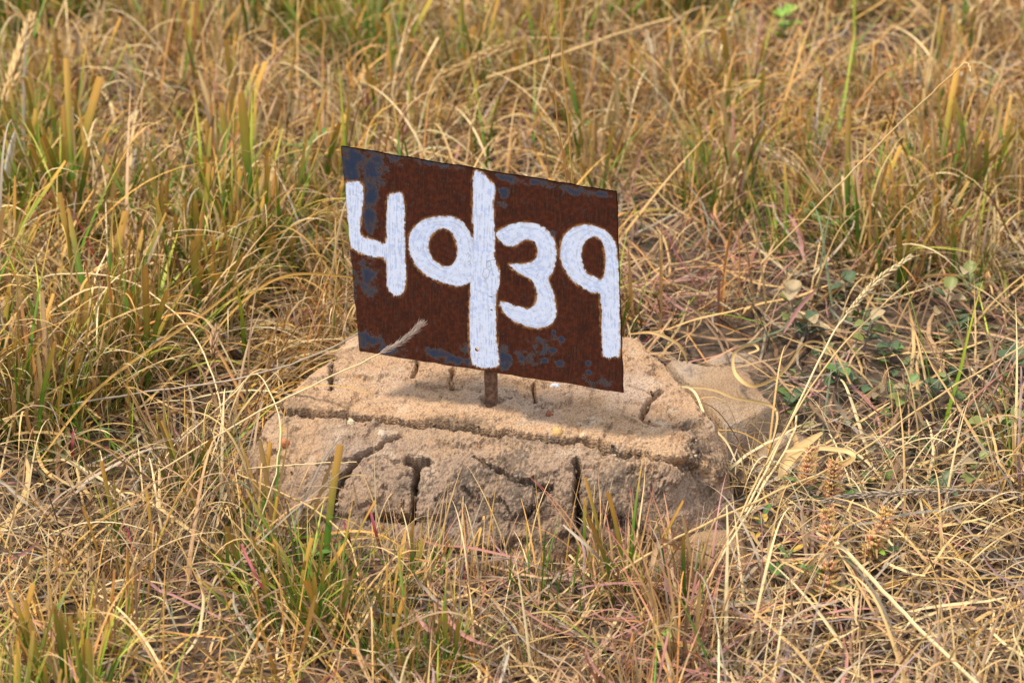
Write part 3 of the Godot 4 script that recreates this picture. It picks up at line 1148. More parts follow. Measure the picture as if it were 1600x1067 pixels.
# a low herb of rounded leaves round a short stem
func leafy_herb(px: float, py: float, y: float, n: int, size: float, colors: Array, label: String, up_tilt := 0.5, long := 0) -> void:
	var at := at_y(px, py, y)
	var foot := Vector3(at.x, ground_y(at.x, at.z), at.z)
	var o := thing("leafy_herb", foot, label, "plant", "small leafy herbs in the grass")
	var b := Buf.new()
	var h := maxf(at.y - foot.y, 0.012)
	var sway := Vector3(rng.randf_range(-0.2, 0.2), 0, rng.randf_range(-0.1, 0.2)) * h
	tube(b, PackedVector3Array([Vector3(0, -0.004, 0), sway * 0.4 + Vector3.UP * h * 0.5, sway + Vector3.UP * h]), PackedFloat32Array([0.0012, 0.001, 0.0007]), PackedColorArray([Color.WHITE, Color.WHITE, Color.WHITE]), 6)
	put("stem", b.mesh(), mats.blade_mauve, o)
	for k in n:
		var f := 1.0 - 0.7 * float(k) / n
		var a := k * 2.4 + rng.randf_range(-0.4, 0.4)
		var c := pick(colors)
		var t := Transform3D(Basis(Vector3.UP, a) * Basis(Vector3.RIGHT, -up_tilt * rng.randf_range(0.3, 1.4)), sway * f + Vector3.UP * h * f)
		t.basis = t.basis.scaled_local(Vector3.ONE * size * rng.randf_range(0.55, 0.95))
		t.origin += t.basis.z.normalized() * 0.002
		put("leaf", mats.leaves[(rng.randi() % 3) + (3 if long else 0)], mats["leaf_" + c], o, t)

# an erect herb with a dense whorled spike of small dry flowers
func flower_spike(spec: Array, from_: float, rad: float, whorls: int, leaf_at: Array, label: String) -> void:
	var pts := points_of(spec)
	var base := pts[0]
	for k in pts.size():
		pts[k] -= base
	var line := smooth(pts, 10)
	var n := line.size() - 1
	var o := thing("flower_spike_herb", base, label, "plant", "herbs with pinkish tan flower spikes")
	var b := Buf.new()
	var rr := PackedFloat32Array()
	var cc := PackedColorArray()
	for k in n + 1:
		rr.append(0.0011)
		cc.append(Color.WHITE)
	tube(b, line, rr, cc, 6)
	put("stem", b.mesh(), mats.blade_mauve, o)
	b = Buf.new()
	for k in whorls:
		var f := lerpf(from_, 1.0, (k + 0.5) / whorls)
		var at := line[mini(int(f * n), n)]
		var t := (line[mini(int(f * n) + 1, n)] - line[maxi(mini(int(f * n), n - 1), 0)]).normalized()
		var s := t.cross(Vector3(0.2, 0.3, 0.9)).normalized()
		var r := rad * (1.0 - 0.45 * pow(float(k) / whorls, 2.0)) * rng.randf_range(0.85, 1.15)
		for j in 12:
			var a := TAU * j / 12 + k * 0.7 + rng.randf_range(-0.2, 0.2)
			var d := s * cos(a) + t.cross(s) * sin(a)
			var c: Color = [Color(0.58, 0.31, 0.13), Color(0.56, 0.36, 0.13), Color(0.62, 0.4, 0.22), Color(0.48, 0.36, 0.11), Color(0.58, 0.28, 0.15)][rng.randi() % 5]
			lump(b, at + d * r * 0.62 + t * rng.randf_range(-0.001, 0.001), d + t * rng.randf_range(0.1, 0.9), r * 0.22, r * rng.randf_range(0.8, 1.5), c, 4, 5, 0.35)
			for h in 2:
				var e := (d * rng.randf_range(0.6, 1.2) + t * rng.randf_range(0.2, 1.4)).normalized()
				tube(b, PackedVector3Array([at + d * r * 0.6, at + d * r * 0.8 + e * r * 0.4, at + d * r * 0.8 + e * r * rng.randf_range(0.7, 1.2)]), PackedFloat32Array([0.0003, 0.00022, 0.0001]), PackedColorArray([c, c * 1.2, c * 1.3]), 3)
			if j % 2 == 0:
				lump(b, at + d * r * 1.0 + t * 0.0012, d * 0.8 + t, r * 0.1, r * 0.7, c * 1.15, 3, 4, 0.2)
	put("flower_spike", b.mesh(), mats.plain_leaf, o)
	for e in leaf_at:
		var f: float = e[0]
		var a: float = e[1]
		var t := Transform3D(Basis(Vector3.UP, a) * Basis(Vector3.RIGHT, -0.55), line[int(f * n)])
		t.basis = t.basis.scaled_local(Vector3.ONE * e[2])
		put("leaf", mats.leaves[3 + rng.randi() % 3], mats["leaf_" + e[3]], o, t)

func strap(called: String, spec: Array, w0: float, wm: float, color: String, label: String, category: String, twist := 0.6, flat := Vector3(0.2, 0.3, 1)) -> void:
	var pts := points_of(spec)
	var base := pts[0]
	for k in pts.size():
		pts[k] -= base
	var line := smooth(pts, 9)
	var o := thing(called, base, label, category, "single dry blades one can tell apart")
	var b := Buf.new()
	var sides := PackedVector3Array()
	var ws := PackedFloat32Array()
	var cs := PackedColorArray()
	var n := line.size() - 1
	for k in n + 1:
		var f := float(k) / n
		var t := (line[mini(k + 1, n)] - line[maxi(k - 1, 0)]).normalized()
		sides.append(t.cross(flat).normalized().rotated(t, twist * (f - 0.5)))
		ws.append(lerpf(w0, wm, sin(PI * clampf(f, 0.04, 0.97))))
		cs.append(Color.WHITE * (1.0 + 0.12 * noise_b.get_noise_1d(k * 31.0)))
	ribbon(b, line, sides, ws, cs, 0.3)
	put("blade", b.mesh(), mats["blade_" + color], o)


# ---------------------------------------------------------------- the scene

func _ready() -> void:
	# camera
	rng.seed = 4039
	var p := deg_to_rad(PITCH)
	fwd = Vector3(0, -sin(p), -cos(p))
	up = Vector3(0, cos(p), -sin(p))
	eye = Vector3(0, ROCK_TOP, 0) - ray(768, 635) * DIST
	var cam := Camera3D.new()
	cam.name = "camera"
	add_child(cam)
	cam.transform = Transform3D(Basis(Vector3.RIGHT, up, -fwd), eye)
	var lens := CameraAttributesPhysical.new()
	lens.frustum_focal_length = 12.0 / TY
	lens.exposure_aperture = 9.0
	lens.frustum_focus_distance = DIST - 0.01
	lens.frustum_near = 0.05
	lens.frustum_far = 400.0
	cam.attributes = lens
	cam.fov = rad_to_deg(2.0 * atan(TY))
	cam.far = 400.0
	cam.current = true
	# sky: a bright thin overcast, the sun soft behind it, high on the left
	var sky := ProceduralSkyMaterial.new()
	sky.sky_top_color = Color(0.93, 0.95, 0.98)
	sky.sky_horizon_color = Color(0.68, 0.7, 0.73)
	sky.sky_curve = 0.35
	sky.ground_bottom_color = Color(0.3, 0.25, 0.18)
	sky.ground_horizon_color = Color(0.6, 0.55, 0.45)
	var env := Environment.new()
	env.background_mode = Environment.BG_SKY
	env.sky = Sky.new()
	env.sky.sky_material = sky
	env.tonemap_mode = Environment.TONE_MAPPER_LINEAR
	env.background_energy_multiplier = 0.85
	env.tonemap_exposure = 1.9
	env.sdfgi_enabled = true
	env.ssao_enabled = true
	env.ssil_enabled = true
	var we := WorldEnvironment.new()
	we.environment = env
	add_child(we)
	var sun := DirectionalLight3D.new()
	sun.name = "sun"
	sun.light_energy = 0.8
	sun.light_color = Color(1.0, 0.95, 0.87)
	sun.light_angular_distance = 9.0
	sun.shadow_enabled = true
	add_child(sun)
	sun.look_at_from_position(Vector3(-1.7, 4.0, 0.3), Vector3.ZERO)

	noise_a.seed = 11
	noise_a.frequency = 0.11
	noise_a.fractal_octaves = 3
	noise_b.seed = 12
	noise_b.frequency = 0.11
	noise_b.fractal_octaves = 3
	chips.seed = 14
	chips.noise_type = FastNoiseLite.TYPE_CELLULAR
	chips.cellular_return_type = FastNoiseLite.RETURN_CELL_VALUE
	chips.frequency = 1.0
	chips.fractal_type = FastNoiseLite.FRACTAL_NONE
	chips.domain_warp_enabled = true
	chips.domain_warp_amplitude = 0.5
	chips.domain_warp_frequency = 1.5
	noise_c.seed = 13
	noise_c.frequency = 0.35
	noise_c.fractal_octaves = 3

	# materials
	mats.stone = stone_mat(31)
	mats.stone2 = stone_mat(41)
	mats.grass = leaf_mat(Color.WHITE)
	for k in PAL:
		mats["blade_" + k] = leaf_mat(PAL[k])
	mats.hair = leaf_mat(Color(0.62, 0.5, 0.44), 0.5, 0.6)
	mats.plain_leaf = leaf_mat(Color.WHITE, 0.7, 0.2)
	mats.leaf_green = leaf_mat(Color(0.1, 0.19, 0.04), 0.5, 0.3)
	mats.leaf_bright = leaf_mat(Color(0.22, 0.36, 0.05), 0.5, 0.35)
	mats.leaf_blue = leaf_mat(Color(0.075, 0.115, 0.05), 0.5, 0.25)
	mats.leaf_olive = leaf_mat(Color(0.2, 0.22, 0.06), 0.5, 0.3)
	mats.leaf_fawn = leaf_mat(Color(0.36, 0.27, 0.15), 0.6, 0.3)
	mats.leaf_yellow = leaf_mat(Color(0.55, 0.36, 0.06), 0.5, 0.35)
	mats.leaf_pink = leaf_mat(Color(0.4, 0.17, 0.16), 0.5, 0.3)
	mats.leaves = []
	for k in 3:
		mats.leaves.append(leaf_mesh(0.85, 0.7, 60 + k))
	for k in 3:
		mats.leaves.append(leaf_mesh(0.36, 0.4, 70 + k))

	build_ground()
	build_rocks()
	build_sign()
	make_variants()
	grow()
	plant_singles()

func build_ground() -> void:
	var soil := StandardMaterial3D.new()
	soil.albedo_texture = noise_tex(0.03, 51, [[0.0, srgb(0.045, 0.034, 0.026)], [0.45, srgb(0.085, 0.061, 0.045)], [0.7, srgb(0.115, 0.083, 0.062)], [1.0, srgb(0.16, 0.12, 0.09)]], 1024, FastNoiseLite.TYPE_SIMPLEX, 5)
	soil.uv1_triplanar = true
	soil.uv1_world_triplanar = true
	soil.uv1_scale = Vector3.ONE * 2.7
	soil.roughness = 0.95
	soil.metallic_specular = 0.2
	var b := Buf.new()
	# one sheet: fine near the camera, coarse towards the horizon
	var xs := [-300.0, -80.0, -20.0, -6.0]
	var zs := [-300.0, -80.0, -20.0, -6.0]
	for k in 161:
		xs.append(-2.4 + k * 0.03)
	for k in 161:
		zs.append(-3.4 + k * 0.03)
	for e in [6.0, 20.0, 80.0, 300.0]:
		xs.append(e)
		zs.append(e)
	for z in zs:
		for x in xs:
			var y := ground_y(x, z) if absf(x) < 3 and absf(z) < 4 else 0.0
			b.v.append(Vector3(x, y, z))
			b.n.append(Vector3(ground_y(x - 0.01, z) - ground_y(x + 0.01, z), 0.02, ground_y(x, z - 0.01) - ground_y(x, z + 0.01)).normalized())
	var w := xs.size()
	for j in zs.size() - 1:
		for i in w - 1:
			var q := j * w + i
			for e in [q, q + 1, q + w, q + 1, q + w + 1, q + w]:
				b.i.append(e)
	var o := put("ground", b.mesh(), soil)
	tag(o, "dark brown soil under the dry grass", "ground", "", "structure")

func build_rocks() -> void:
	var mid := Vector3(0.0, 0, 0.02)
	var s := {"k": 0.0065, "top": ROCK_TOP - 0.003, "tx": -0.02, "tz": -0.02, "x": 0.0, "z": 0.0, "sink": 0.012, "facets": [
		facet(440, 660, 1080, 728, 0.073, 0.42, mid),
		facet(420, 738, 1100, 778, 0.053, 1.4, mid),
		facet(396, 690, 390, 740, 0.055, 3.0, mid),
		facet(405, 665, 560, 522, 0.065, 1.6, mid),
		facet(560, 524, 990, 524, 0.078, 2.2, mid),
		facet(992, 535, 1124, 664, 0.066, 5.0, mid),
		facet(1122, 664, 1148, 740, 0.056, 5.0, mid),
		facet(1128, 752, 1000, 842, 0.035, 2.4, mid),
		facet(390, 735, 520, 815, 0.04, 2.4, mid),
		facet(540, 862, 1020, 850, 0.016, 2.2, mid),
	]}
	main_line = px_line(s, [[400, 640], [435, 641], [480, 644], [510, 648], [560, 649], [600, 652], [650, 659], [690, 667], [740, 673], [800, 681], [860, 690], [885, 692], [915, 690], [950, 705], [1000, 714], [1060, 730], [1100, 742]])
	var bend := 0
	while bend < main_line.size() - 2 and to_px(main_line[bend]).x < 1000.0:
		bend += 1
	var deep := main_line.slice(0, bend + 1)
	cracks = [
		[deep, 0.0023, 0.0304, 0.9],
		[main_line.slice(bend), 0.0017, 0.0110, 0.8],
		[px_line(s, [[622, 676], [606, 682], [592, 698], [565, 712], [545, 728], [532, 746], [524, 768], [522, 800]]), 0.0021, 0.0192, 0.6],
		[px_line(s, [[652, 716], [650, 735], [647, 770], [645, 800], [645, 815]]), 0.0017, 0.0208, 0.7],
		[px_line(s, [[636, 716], [650, 722], [668, 718]]), 0.0028, 0.0160, 0.6],
		[px_line(s, [[900, 722], [902, 755], [903, 790], [906, 818]]), 0.0019, 0.0208, 0.7],
		[px_line(s, [[740, 712], [765, 730], [795, 748], [840, 764], [862, 764], [840, 790], [825, 806]]), 0.0014, 0.0104, 0.9],
		[px_line(s, [[523, 540], [520, 562], [517, 590], [514, 612]]), 0.0015, 0.0128, 0.7],
		[px_line(s, [[652, 560], [650, 580], [645, 592]]), 0.0012, 0.0096, 0.8],
		[px_line(s, [[708, 575], [704, 592], [706, 612]]), 0.0017, 0.0096, 0.9],
		[px_line(s, [[836, 594], [834, 612], [835, 634]]), 0.0011, 0.0112, 0.6],
		[px_line(s, [[1034, 612], [1024, 620], [1008, 636], [1002, 652], [1012, 665], [1026, 668]]), 0.0022, 0.0112, 0.6],
		[px_line(s, [[985, 606], [1005, 612], [1030, 618]]), 0.0014, 0.0080, 0.9],
		[px_line(s, [[1058, 668], [1070, 672]]), 0.0034, 0.0072, 0.5],
		[px_line(s, [[570, 810], [610, 812], [640, 812]]), 0.0016, 0.0112, 0.8],
		[px_line(s, [[915, 822], [940, 815], [970, 826]]), 0.0025, 0.0072, 0.8],
		[px_line(s, [[1085, 690], [1080, 705], [1098, 718]]), 0.0016, 0.0035, 0.9],
		[px_line(s, [[775, 628], [795, 630]]), 0.0024, 0.0048, 0.5],
		[px_line(s, [[759, 633], [768, 637], [778, 635]]), 0.0062, 0.0104, 0.7],
		[px_line(s, [[680, 862], [760, 870], [830, 850]]), 0.0025, 0.0064, 0.9],
	]
	for e in [[770, 765, 0.045, 0.03, 0.8], [720, 745, 0.02, 0.02, 0.7], [700, 800, 0.028, 0.025, 0.8], [820, 800, 0.04, 0.018, 0.8], [960, 785, 0.04, 0.03, 0.85], [1000, 810, 0.03, 0.02, 0.7], [1100, 700, 0.016, 0.025, 0.8], [632, 752, 0.012, 0.012, 0.6], [800, 720, 0.02, 0.012, 0.6],
			[610, 800, 0.025, 0.012, 0.5], [470, 633, 0.03, 0.012, 0.6], [740, 665, 0.03, 0.006, 0.6], [1030, 620, 0.012, 0.012, 0.7], [1065, 672, 0.01, 0.01, 0.6], [520, 580, 0.005, 0.03, 0.6], [830, 690, 0.05, 0.006, 0.6], [900, 830, 0.03, 0.02, 0.8], [1105, 770, 0.02, 0.02, 0.7]]:
		var c := on_stone(s, e[0], e[1])
		blots.append([c.x, c.z, e[2], e[3], e[4]])
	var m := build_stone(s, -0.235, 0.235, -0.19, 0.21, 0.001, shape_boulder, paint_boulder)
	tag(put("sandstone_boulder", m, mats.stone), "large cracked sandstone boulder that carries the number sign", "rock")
	stones.append(s)

	var c1 := at_y(1125, 630, 0.022)
	small_stone("flat-topped sandstone slab beside the boulder's upper corner", [
		facet(1050, 590, 1146, 704, 0.027, 6.0, c1), facet(1140, 698, 1214, 646, 0.022, 3.5, c1), facet(1214, 650, 1165, 585, 0.018, 2.0, c1),
		facet(1020, 576, 1160, 585, 0.025, 2.5, c1)], 0.034, -0.12, 0.05, c1, 0.12, 0.0012, 0.004)
	var c2 := at_y(1152, 558, 0.008)
	small_stone("small dark stone behind the flat sandstone slab", [
		facet(1116, 562, 1128, 548, 0.008, 1.2, c2), facet(1176, 548, 1188, 565, 0.007, 1.2, c2), facet(1124, 550, 1180, 548, 0.009, 1.0, c2), facet(1114, 566, 1192, 568, 0.007, 1.2, c2)], 0.012, 0.02, 0.0, c2, 0.07, 0.003, 0.003)
	var c3 := at_y(1110, 845, 0.015)
	small_stone("small pinkish stone by the boulder's lower right end", [
		facet(1062, 850, 1085, 826, 0.014, 1.0, c3), facet(1145, 824, 1155, 855, 0.014, 1.2, c3), facet(1085, 822, 1145, 818, 0.02, 0.9, c3), facet(1062, 862, 1150, 868, 0.012, 0.9, c3)], 0.016, 0.0, 0.05, c3, 0.07, 0.003, 0.003)
	var c4 := at_y(1232, 690, 0.015)
	small_stone("little brown stone half hidden in straw right of the slab", [
		facet(1205, 700, 1220, 672, 0.015, 1.0, c4), facet(1250, 675, 1262, 700, 0.013, 1.0, c4), facet(1215, 670, 1250, 670, 0.017, 1.0, c4), facet(1205, 708, 1260, 712, 0.013, 1.0, c4)], 0.02, 0.0, 0.0, c4, 0.05, 0.003, 0.003)
	# loose pebbles and grit on the boulder
	for e in [[548, 653, 0.0042, 0.0075, Color(0.72, 0.6, 0.42), "cream pebble on the edge of the boulder's long crack"], [596, 673, 0.0038, 0.0085, Color(0.62, 0.52, 0.4), "pale oval pebble above the boulder's curved crack"],
			[870, 678, 0.006, 0.013, Color(0.62, 0.4, 0.17), "yellow ochre pebble under the sign on the boulder"], [549, 663, 0.0025, 0.005, Color(0.66, 0.5, 0.34), "tiny tan pebble just below the cream pebble"],
			[868, 603, 0.004, 0.012, Color(0.68, 0.72, 0.8), "bluish white paint chip under the sign's lower edge"], [858, 650, 0.0034, 0.007, Color(0.3, 0.13, 0.08), "small red brown pebble right of the rod"], [912, 682, 0.0036, 0.008, Color(0.7, 0.52, 0.34), "light tan pebble right of the ochre pebble"],
			[445, 691, 0.0045, 0.01, Color(0.55, 0.22, 0.12), "orange red pebble set in the boulder's left end"], [705, 593, 0.004, 0.008, Color(0.6, 0.42, 0.26), "sandy pebble left of the rod below the plate"]]:
		var at: Vector3 = skin_at(s, on_stone(s, e[0], e[1] + 3))[0]
		var pb := Buf.new()
		lump(pb, Vector3.ZERO, Vector3(rng.randf_range(0.7, 1), 0.15, rng.randf_range(-0.6, 0.6)), e[2], e[3], e[4], 6, 7, 0.22)
		var o := put("pebble", pb.mesh(), mats.stone2, self, Transform3D(Basis(), at - Vector3(0, e[2] * 0.1, 0)))
		tag(o, e[5], "pebble", "pebbles on the boulder")
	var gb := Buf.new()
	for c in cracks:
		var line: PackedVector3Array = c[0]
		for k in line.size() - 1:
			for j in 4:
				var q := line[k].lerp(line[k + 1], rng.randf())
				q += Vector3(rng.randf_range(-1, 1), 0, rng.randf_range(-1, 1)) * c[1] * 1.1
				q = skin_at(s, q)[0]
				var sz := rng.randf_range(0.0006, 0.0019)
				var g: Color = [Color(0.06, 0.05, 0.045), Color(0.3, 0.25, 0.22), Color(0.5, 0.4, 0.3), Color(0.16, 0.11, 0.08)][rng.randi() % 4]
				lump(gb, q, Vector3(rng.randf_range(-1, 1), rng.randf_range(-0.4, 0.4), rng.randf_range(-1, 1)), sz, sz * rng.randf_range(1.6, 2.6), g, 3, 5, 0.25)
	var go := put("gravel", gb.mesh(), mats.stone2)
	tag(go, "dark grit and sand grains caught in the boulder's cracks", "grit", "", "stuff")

func plant_singles() -> void:
	# tufts that stand out
	var dry := [["straw", 3], ["gold", 3], ["tan", 2], ["orange", 1.5]]
	tuft(335, 318, 22, 0.1, [["mixed", 4], ["gold", 2], ["orange", 1]], Vector2.ZERO, 0.25, "tall orange-tipped green grass tuft up and left of the sign")
	tuft(428, 455, 26, 0.1, [["mixed", 4], ["fresh", 2], ["gold", 2]], Vector2(0.1, 0), 0.4, "dark green grass tuft close to the sign's left edge")
	tuft(70, 610, 26, 0.11, dry, Vector2(-0.1, 0), 0.35, "tan upright grass tuft at the picture's left border")
	tuft(258, 600, 30, 0.11, [["gold", 3], ["straw", 3], ["mixed", 2], ["fresh", 1.4]], Vector2(0.1, 0), 0.4, "tall golden and green grass tuft left of the boulder")
	tuft(168, 735, 12, 0.1, [["fresh", 3], ["mixed", 2], ["gold", 1]], Vector2(-0.3, 0), 0.2, "yellow-green blades leaning left beside the golden tuft")
	tuft(214, 735, 6, 0.075, [["fresh", 3], ["mixed", 3]], Vector2.ZERO, 0.15, "few upright green blades just left of the boulder")
	tuft(430, 1060, 26, 0.1, [["mixed", 3], ["gold", 3], ["fresh", 2], ["orange", 1.5]], Vector2(-0.25, 0), 0.35, "green and gold tuft leaning left at the bottom edge")
	tuft(185, 1030, 30, 0.085, [["tan", 3], ["gold", 3], ["orange", 2], ["mixed", 1.5]], Vector2.ZERO, 0.35, "cut tan grass tuft near the lower left corner", [["stub", 3], ["taper", 1]])
	tuft(600, 972, 24, 0.075, [["gold", 3], ["straw", 3], ["orange", 1], ["mixed", 2], ["fresh", 1]], Vector2(-0.15, 0), 0.3, "golden green tuft in front of the boulder's left half")
	tuft(525, 990, 16, 0.075, [["tan", 3], ["gold", 3], ["straw", 2], ["crimson", 0.5]], Vector2(-0.35, 0), 0.3, "brown-gold slanting tuft below the boulder's left end")
	tuft(828, 935, 14, 0.07, [["mixed", 3], ["green", 3], ["straw", 1]], Vector2.ZERO, 0.25, "bright green upright blades below the middle of the boulder", [["taper", 3], ["stub", 1]])
	tuft(890, 955, 9, 0.055, [["green", 3], ["mixed", 2]], Vector2(0.3, 0), 0.4, "short fan of broad green blades right of the upright ones", [["stub", 3], ["taper", 1]])
	tuft(640, 1050, 20, 0.085, [["gold", 2], ["mixed", 3], ["fresh", 2]], Vector2.ZERO, 0.3, "yellow green tuft at the bottom edge below the boulder")
	tuft(740, 985, 24, 0.06, [["tan", 3], ["pink", 1.5], ["straw", 2], ["mixed", 1]], Vector2(0, 0.1), 0.55, "short dry tuft with a green blade below the boulder", [["stub", 3], ["taper", 2], ["hook", 1]])
	tuft(1222, 412, 30, 0.085, [["fresh", 4], ["mixed", 4], ["gold", 1.5]], Vector2.ZERO, 0.4, "bright yellow-green tuft right of the sign")
	tuft(1275, 285, 24, 0.1, [["mixed", 3], ["orange", 3], ["gold", 2]], Vector2.ZERO, 0.35, "orange tuft with green base behind the yellow-green tuft")
	tuft(893, 282, 18, 0.1, [["mixed", 4], ["gold", 2]], Vector2.ZERO, 0.25, "green-stemmed tuft behind the sign's top right")
	tuft(745, 250, 8, 0.12, [["fresh", 3], ["mixed", 2]], Vector2.ZERO, 0.15, "single thick yellow-green shoot behind the sign's top")
	tuft(640, 140, 24, 0.085, [["orange", 3], ["gold", 3], ["mixed", 1]], Vector2.ZERO, 0.2, "orange cut stubs standing near the top above the sign", [["stub", 1]])
	tuft(1125, 505, 26, 0.09, [["reddish", 4], ["pink", 3], ["orange", 1.5], ["crimson", 0.7]], Vector2(-0.1, 0), 0.45, "reddish pink grass tuft right of the sign's lower edge")
	tuft(1555, 320, 30, 0.11, dry, Vector2(0.2, 0), 0.5, "big straw tussock at the right border")
	tuft(1450, 410, 34, 0.1, [["gold", 2], ["tan", 3], ["mixed", 1], ["fresh", 0.6]], Vector2(-0.2, 0), 0.5, "tan green tussock above the small round leaves")
	tuft(35, 205, 16, 0.11, [["fresh", 2], ["gold", 2], ["mixed", 2]], Vector2.ZERO, 0.25, "green and yellow blades at the upper left border")
	tuft(300, 130, 20, 0.11, [["gold", 3], ["fresh", 1.5], ["orange", 2]], Vector2.ZERO, 0.25, "golden tuft near the top left of the picture")
	tuft(130, 1060, 24, 0.08, [["gold", 3], ["fresh", 2], ["straw", 2]], Vector2(-0.2, 0), 0.5, "yellow tuft spilling over the lower left corner")

	# long single stalks
	var plume := stalk("plumed_grass_stalk", [[250, 735, 0.045], [405, 643, 0.108], [500, 597, 0.135], [597, 551, 0.02, "z"]], 0.00085, 0.0006, "pale", "straw stalk with a hairy plume across the sign's lower left corner", "grass stalk")
	ear(plume, [[592, 553, 0.021, "z"], [625, 535, 0.024, "z"], [652, 512, 0.026, "z"]], "grey", 0.0014, 40, 0.008)
	stalk("grass_stalk", [[898, 520, -0.05, "z"], [895, 300, -0.05, "z"], [890, 220, -0.05, "z"], [880, 100, -0.05, "z"], [872, -60, -0.05, "z"]], 0.0008, 0.0006, "gold", "right one of two thin upright stalks rising behind the sign", "grass stalk", "long single grass stalks")
	stalk("grass_stalk", [[900, 520, -0.06, "z"], [887, 300, -0.06, "z"], [872, 190, -0.06, "z"], [858, 70, -0.06, "z"], [842, -60, -0.06, "z"]], 0.0007, 0.0005, "orange", "left one of two thin upright stalks rising behind the sign", "grass stalk", "long single grass stalks")
	stalk("grass_stalk", [[1190, 412, 0.09], [1290, 310, 0.16], [1400, 200, 0.23], [1490, 115, 0.29], [1510, 98, 0.3], [1518, 112, 0.295]], 0.0009, 0.0007, "straw", "long thin diagonal stalk with hooked tip at upper right", "grass stalk", "long single grass stalks")
	var s := stalk("grass_stalk", [[1165, 800, 0.04], [1215, 700, 0.06], [1290, 545, 0.1], [1330, 480, 0.115]], 0.0011, 0.0007, "pale", "straw stalk with a feathery ear pointing to the sign's right", "grass stalk", "long single grass stalks")
	ear(s, [[1322, 492, 0.113], [1370, 440, 0.125], [1422, 402, 0.135]], "pale", 0.0026, 46)
	stalk("grass_stalk", [[960, 900, 0.03], [1060, 840, 0.05], [1200, 775, 0.055], [1330, 715, 0.055], [1450, 630, 0.06], [1600, 540, 0.06]], 0.0012, 0.0009, "straw", "long thick straw running from the boulder's right end to the right border", "grass stalk", "long single grass stalks")
	stalk("grass_stalk", [[1300, 840, 0.035], [1360, 900, 0.045], [1440, 985, 0.05], [1540, 1080, 0.05]], 0.0018, 0.0014, "pale", "thick pale straw slanting down to the bottom right", "grass stalk", "long single grass stalks")
	stalk("grass_stalk", [[1080, 960, 0.03], [1140, 840, 0.05], [1200, 720, 0.07], [1300, 560, 0.09], [1420, 440, 0.1]], 0.0009, 0.0007, "straw", "steep straw stalk rising right of the boulder past the slab", "grass stalk", "long single grass stalks")
	stalk("grass_stalk", [[1100, 920, 0.03], [1170, 800, 0.045], [1235, 690, 0.06], [1245, 650, 0.065]], 0.001, 0.0009, "pale", "pale straw crossing the slab's lower corner", "grass stalk", "long single grass stalks")
	stalk("grass_stalk", [[90, 635, 0.05], [230, 612, 0.07], [380, 590, 0.09], [500, 552, 0.1], [560, 520, 0.11]], 0.0009, 0.0006, "grey", "grey straw reaching over the boulder's upper left edge", "grass stalk", "long single grass stalks")
	stalk("grass_stalk", [[370, 735, 0.06], [430, 728, 0.085], [500, 724, 0.095], [557, 722, 0.1]], 0.0006, 0.0004, "pale", "thin level straw ending over the boulder's curved crack", "grass stalk", "long single grass stalks")
	stalk("grass_stalk", [[0, 470, 0.06], [80, 430, 0.1], [200, 440, 0.1], [300, 520, 0.09], [345, 640, 0.06], [330, 720, 0.04]], 0.0008, 0.0006, "pale", "long arching straw bowing over the left tussocks", "grass stalk", "long single grass stalks")
	stalk("grass_stalk", [[280, 690, 0.04], [360, 620, 0.08], [400, 585, 0.1], [435, 650, 0.105], [430, 740, 0.08], [400, 830, 0.04]], 0.0007, 0.0005, "pale", "thin straw bowing down across the boulder's left end", "grass stalk", "long single grass stalks")
	stalk("grass_stalk", [[370, 740, 0.06], [480, 790, 0.05], [540, 840, 0.06], [560, 900, 0.05]], 0.0009, 0.0007, "straw", "straw lying along the boulder's lower left side", "grass stalk", "long single grass stalks")
	stalk("grass_stalk", [[1050, 28, 0.06], [960, 55, 0.075], [860, 90, 0.08], [760, 122, 0.06]], 0.0018, 0.0014, "straw", "thick blurred straw lying high above the sign", "grass stalk", "long single grass stalks")
	s = stalk("grass_stalk", [[900, 62, 0.06], [860, 60, 0.07], [820, 58, 0.075]], 0.001, 0.0008, "straw", "bowed stalk with a long ear above the sign's top edge", "grass stalk", "long single grass stalks")
	ear(s, [[825, 58, 0.075], [770, 80, 0.07], [720, 105, 0.06], [675, 125, 0.05]], "straw", 0.0045, 44)
	s = stalk("grass_stalk", [[-30, 260, 0.03], [-5, 190, 0.07], [5, 160, 0.09]], 0.0012, 0.001, "straw", "stalk with a fluffy upright ear at the upper left border", "grass stalk", "long single grass stalks")
	ear(s, [[4, 165, 0.09], [25, 100, 0.12], [48, 30, 0.15]], "straw", 0.0055, 50)
	s = stalk("grass_stalk", [[1560, 768, 0.05], [1530, 766, 0.055], [1500, 766, 0.06]], 0.0009, 0.0008, "grey", "level stalk with a long grey ear above the flower spikes", "grass stalk", "long single grass stalks")
	ear(s, [[1502, 766, 0.06], [1420, 770, 0.06], [1330, 776, 0.055], [1285, 785, 0.05]], "grey", 0.0026, 50)
	s = stalk("grass_stalk", [[1190, 950, 0.03], [1208, 938, 0.04], [1218, 930, 0.043]], 0.0007, 0.0006, "straw", "short stalk with a small ear below the flower spikes", "grass stalk", "long single grass stalks")
	ear(s, [[1214, 932, 0.042], [1228, 918, 0.05], [1243, 905, 0.055]], "pale", 0.0018, 16)
	s = stalk("grass_stalk", [[345, 640, 0.03], [338, 590, 0.06], [335, 560, 0.075]], 0.0006, 0.0005, "brown", "thin stalk with a small brown ear left of the boulder", "grass stalk", "long single grass stalks")
	ear(s, [[335, 562, 0.075], [333, 540, 0.09], [336, 515, 0.1]], "tan", 0.003, 16)
	stalk("grass_stalk", [[115, 470, 0.02], [112, 380, 0.08], [118, 300, 0.12]], 0.0007, 0.0005, "mauve", "thin purplish upright stem among the left tussocks", "grass stalk", "long single grass stalks")
